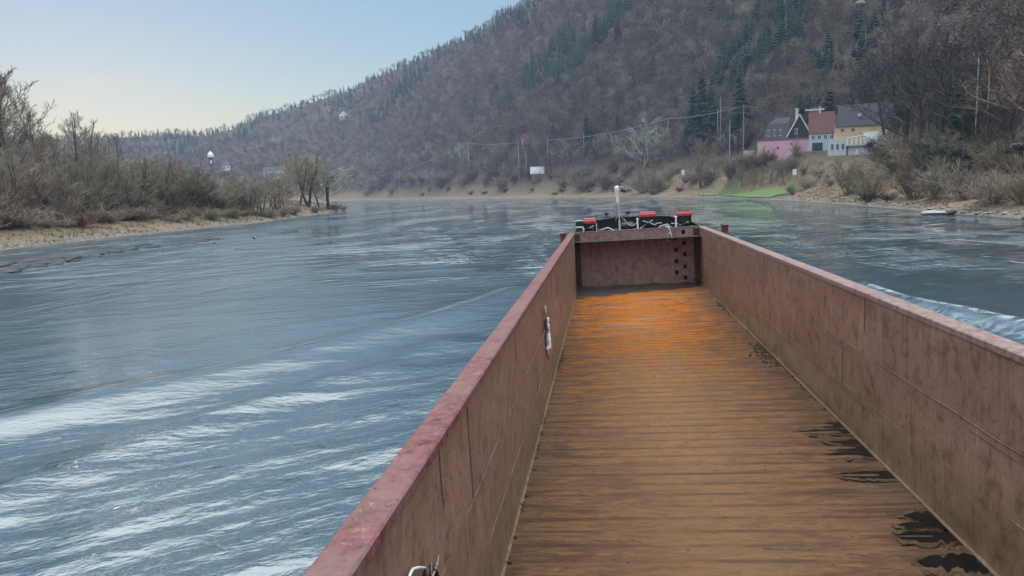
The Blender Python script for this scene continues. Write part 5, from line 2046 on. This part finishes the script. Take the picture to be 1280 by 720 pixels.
b.add([(14 * k, -0.6, 15 * k), (40 * k, -0.6, 15 * k), (40 * k, 2.2, 30 * k), (14 * k, 2.2, 28 * k), (14 * k, -0.6, 13.5 * k), (40 * k, -0.6, 13.5 * k), (40 * k, 2.2, 28.5 * k), (14 * k, 2.2, 26.5 * k)],
      [(0, 1, 2, 3), (7, 6, 5, 4), (0, 4, 5, 1), (1, 5, 6, 2), (2, 6, 7, 3), (3, 7, 4, 0)])
s.part(b, 'lean_to_roof', 'cream')
b = MB()
walls(b, 17 * k, 40 * k, 0.1, 2, -3, 13 * k)
ga_ = s.part(b, 'garage_wall', 'cream')
b = MB()
b.box((24 * k, 0.08, 6.5 * k), (10 * k, 0.06, 8 * k))
s.part(b, 'garage_opening', 'wood_dark', ga_)


def cottage(name, label, px, py, w, h, rh, wall, roof, wins=2, axis='x', depth=8.0, group=None, cat='house'):
    s_ = Site(name, label, cat, px, py, group=group)
    k_ = s_.m
    b_ = MB()
    walls(b_, -w / 2 * k_, w / 2 * k_, 0, depth, -3, h * k_, (h + rh) * k_ - 0.1, axis)
    s_.part(b_, 'wall', wall)
    b_ = MB()
    gable(b_, -w / 2 * k_, w / 2 * k_, 0, depth, h * k_, (h + rh) * k_, 0.4, 0.25, axis)
    rf_ = s_.part(b_, 'roof', roof)
    b_ = MB()
    b_.box((w * 0.2 * k_, depth / 2 + 0.8, (h + rh) * k_), (0.9, 0.9, 2.2))
    s_.part(b_, 'chimney', 'cream', rf_)
    for q in range(wins):
        window(s_, ((q + 0.5) / wins - 0.5) * w * 0.85 * k_, -0.02, h * 0.55 * k_, w * k_ * 0.5 / wins, h * k_ * 0.45)
    return s_


cottage('cottage', 'house with a pinkish red roof on the far bank', 659, 187, 13, 6, 7, 'cream', 'orange_wall')
cottage('cottage', 'small grey white house left of the red roofed one', 634, 184, 7, 5, 4, 'cream', 'slate')
cottage('shed', 'low dark roofed shed left of the far houses', 607, 190, 9, 3, 3, 'wood_dark', 'dark_tile', 1, cat='shed')
cottage('cottage', 'pale pinkish house behind the bluish conifer', 706, 188, 14, 7, 5, 'pink', 'slate')
cottage('cottage', 'white house right of the pale pinkish one', 721, 191, 9, 7, 4, 'cream', 'slate', axis='y')
cottage('cottage', 'small white cottage below the slim conifers', 748, 186, 9, 5, 4, 'cream', 'red_tile')
cottage('cottage', 'white house alone high in the wood above the left bank', 430, 150, 11, 6, 5, 'white', 'cream', axis='y')
cottage('barn', 'long white low building behind the left bank', 305, 222, 20, 4, 3, 'cream', 'slate', 4, cat='barn')
cottage('workshop', 'blue white workshop building behind the snag on the left bank', 343, 223, 25, 9, 4, 'cream', 'slate', 5, cat='workshop')
cottage('cottage', 'white house close right of the church tower', 283, 213, 9, 6, 4, 'white', 'slate', 2)
cottage('cottage', 'small house with a dark roof left of the church tower', 244, 216, 10, 4, 4, 'white', 'dark_tile', 2)

# church tower
s = Site('church_tower', 'church tower with a white domed cap rising behind the left bank', 'tower', 265, 218)
k = s.m
b = MB()
b.box((0, 3, 9.3 * k), (5 * k, 5 * k, 22.4 * k))
s.part(b, 'tower_shaft', 'wood_dark')
b = MB()
b.lathe([(3.2 * k, 20.5 * k), (3.8 * k, 21 * k), (3.6 * k, 23.5 * k), (2.8 * k, 25.5 * k), (1.3 * k, 27 * k), (0.3 * k, 28.5 * k)], (0, 3, 0), 12)
s.part(b, 'dome', 'white')
b = MB()
b.box((0, 3 - 2.55 * k, 15 * k), (2 * k, 0.1, 4 * k))
s.part(b, 'clock_face', 'white')

# boathouse
s = Site('boathouse', 'little red boathouse with a white tent shaped roof on the far shore', 'boathouse', 672, 226)
k = s.m
b = MB()
walls(b, -7 * k, 6 * k, 0, 6, -2, 9 * k)
s.part(b, 'wall', 'orange_wall')
b = MB()
gable(b, -8.5 * k, 8.5 * k, -0.5, 6.5, 9 * k, 17 * k, 0.3, 0.25, 'x')
s.part(b, 'roof', 'cream')

# garden fence and shed at far right
s = Site('garden_fence', 'pale open garden fence between the big trees at right', 'fence', 1238, 186)
k = s.m
b = MB()
for dz in (4, 8):
    b.box((0, 0, dz * k), (34 * k, 0.1, 0.9 * k))
s.part(b, 'rail', 'bluewhite')
for dx in range(-16, 18, 4):
    s.part(MB().box((dx * k, -0.12, 4.5 * k), (1.0 * k, 0.12, 11 * k)), 'post', 'cream')
cottage('shed', 'white roofed low shed at the right edge behind the bank', 1278, 190, 22, 6, 5, 'cream', 'white', 1, cat='shed')
cottage('shed', 'olive green garden shed behind the trunks of the big trees', 1202, 190, 18, 10, 4, 'teal', 'cream', 1, cat='shed')

# poles
PT = {}
for px, py, yt, mat, arm, lab in (
        (500, 238, 215, 'pole_wood', 0, 'short pole standing alone on the far left shore'), (649, 225, 179, 'pole_wood', 1, 'tall pole on the shore left of the boathouse'),
        (658, 222, 190, 'pole_wood', 0, 'thinner pole just right of the tall one'), (586, 212, 180, 'grey_post', 0, 'grey pole under the tiny conifer'),
        (685, 212, 176, 'pole_wood', 0, 'thin pole below the bluish conifer'), (730, 200, 168, 'pole_wood', 0, 'pale pole below the slim conifer'),
        (835, 188, 150, 'pole_wood', 0, 'pale pole behind the round willow'), (897, 182, 139, 'pole_wood', 0, 'nearer left pole of the pair beside the spruces'),
        (900.5, 178, 124, 'pole_wood', 0, 'farther taller pole of the pair beside the spruces'), (912, 200, 153, 'grey_post', 1, 'grey pole with a crossarm left of the pink house'),
        (929, 200, 134, 'pole_wood', 1, 'tall pale pole just left of the pink house'), (1218, 190, 78, 'cream', 0, 'tall white mast among the trees at right'),
        (1232, 190, 88, 'pole_wood', 0, 'brown pole right of the white mast')):
    x, y, z, r = hit(px, py)
    dep = r * cos(radians(azim(px)) + YAW)
    h = (horizon_y(px) - yt) * dep / FOC + CAMZ - z
    t = thing('utility_pole', lab, 'pole', (x, y, z), -radians(azim(px)))
    rad = max(0.14, 0.9 * dep / FOC * 0.62)
    b = MB()
    b.tube([(0, 0, -0.5), (0.03, 0, h * 0.5), (0, 0, h)], [rad, rad * 0.85, rad * 0.7], 8)
    b.build('post', M[mat], t)
    if arm:
        b = MB()
        b.box((0, -rad, h - 0.9), (rad * 9, 0.14, 0.18))
        for q in (-3.6, 0, 3.6):
            b.tube([(q * rad, -rad, h - 0.8), (q * rad, -rad, h - 0.45)], 0.09, 6)
        b.build('crossarm', M['wood_dark'], t)
    PT[px] = Vector((x, y, z + h - 0.5))


def wire(a, c, sag, label):
    r = max(0.035, 0.5 * (a.length + c.length) / FOC * 0.13)
    pts = []
    for t in np.linspace(0, 1, 14):
        p = a.lerp(c, t)
        p.z -= sag * 4 * t * (1 - t)
        pts.append(p)
    tag(MB().tube(pts, r, 4).build('power_line', M['grey_post']), label, 'cable')


x, y, z, r_ = hit(440, 232)
wire(Vector((x, y, z + 12)), PT[500], 2, 'cable running left from the short pole on the far shore')
wire(PT[500], PT[586], 3, 'cable rising from the short pole to the grey pole')
wire(PT[586], PT[649], 2, 'cable from the grey pole to the tall shore pole')
wire(PT[685], PT[835], 4, 'long thin cable over the far bank towards the pale pole')
wire(PT[835], PT[929], 2, 'cable from the pale pole towards the pink house pole')
s_r = PT[929]
wire(s_r, s_r + Vector((34, 14, -1)), 1.5, 'cable from the tall pole over the roofs of the houses')
wire(PT[912], PT[929], 0.5, 'short cable between the crossarm pole and its taller neighbour')

# white notice boards
for px, py, lab in ((854, 226, 'small white board on a post left of the lawn'), (993, 226, 'small white board on a post right of the lawn'), (1231, 205, 'small white board on a post below the garden fence')):
    x, y, z, r = hit(px, py)
    k = r / FOC
    t = thing('notice_board', lab, 'sign', (x, y, z), -radians(azim(px)))
    MB().tube([(0, 0, -0.3), (0, 0, 10 * k)], 0.08, 6).build('post', M['grey_post'], t)
    MB().box((0, -0.12, 9.5 * k), (4.2 * k, 0.08, 6.5 * k)).build('board', M['white'], t)

# ------------------------------------------------------------------ air
HZ = MB().box((0, 0, 228), (7200, 7200, 468))
hm = bpy.data.materials.new('river_haze')
hm.use_nodes = True
hn = hm.node_tree
hn.nodes.clear()
ho = hn.nodes.new('ShaderNodeOutputMaterial')
hv = hn.nodes.new('ShaderNodeVolumePrincipled')
hv.inputs['Color'].default_value = (0.64, 0.73, 1.0, 1)
hv.inputs['Density'].default_value = 0.00009
hv.inputs['Anisotropy'].default_value = 0.2
hn.links.new(hv.outputs[0], ho.inputs['Volume'])
hz = HZ.build('haze', hm)
tag(hz, 'thin blue evening haze filling the valley', 'haze', kind='stuff')
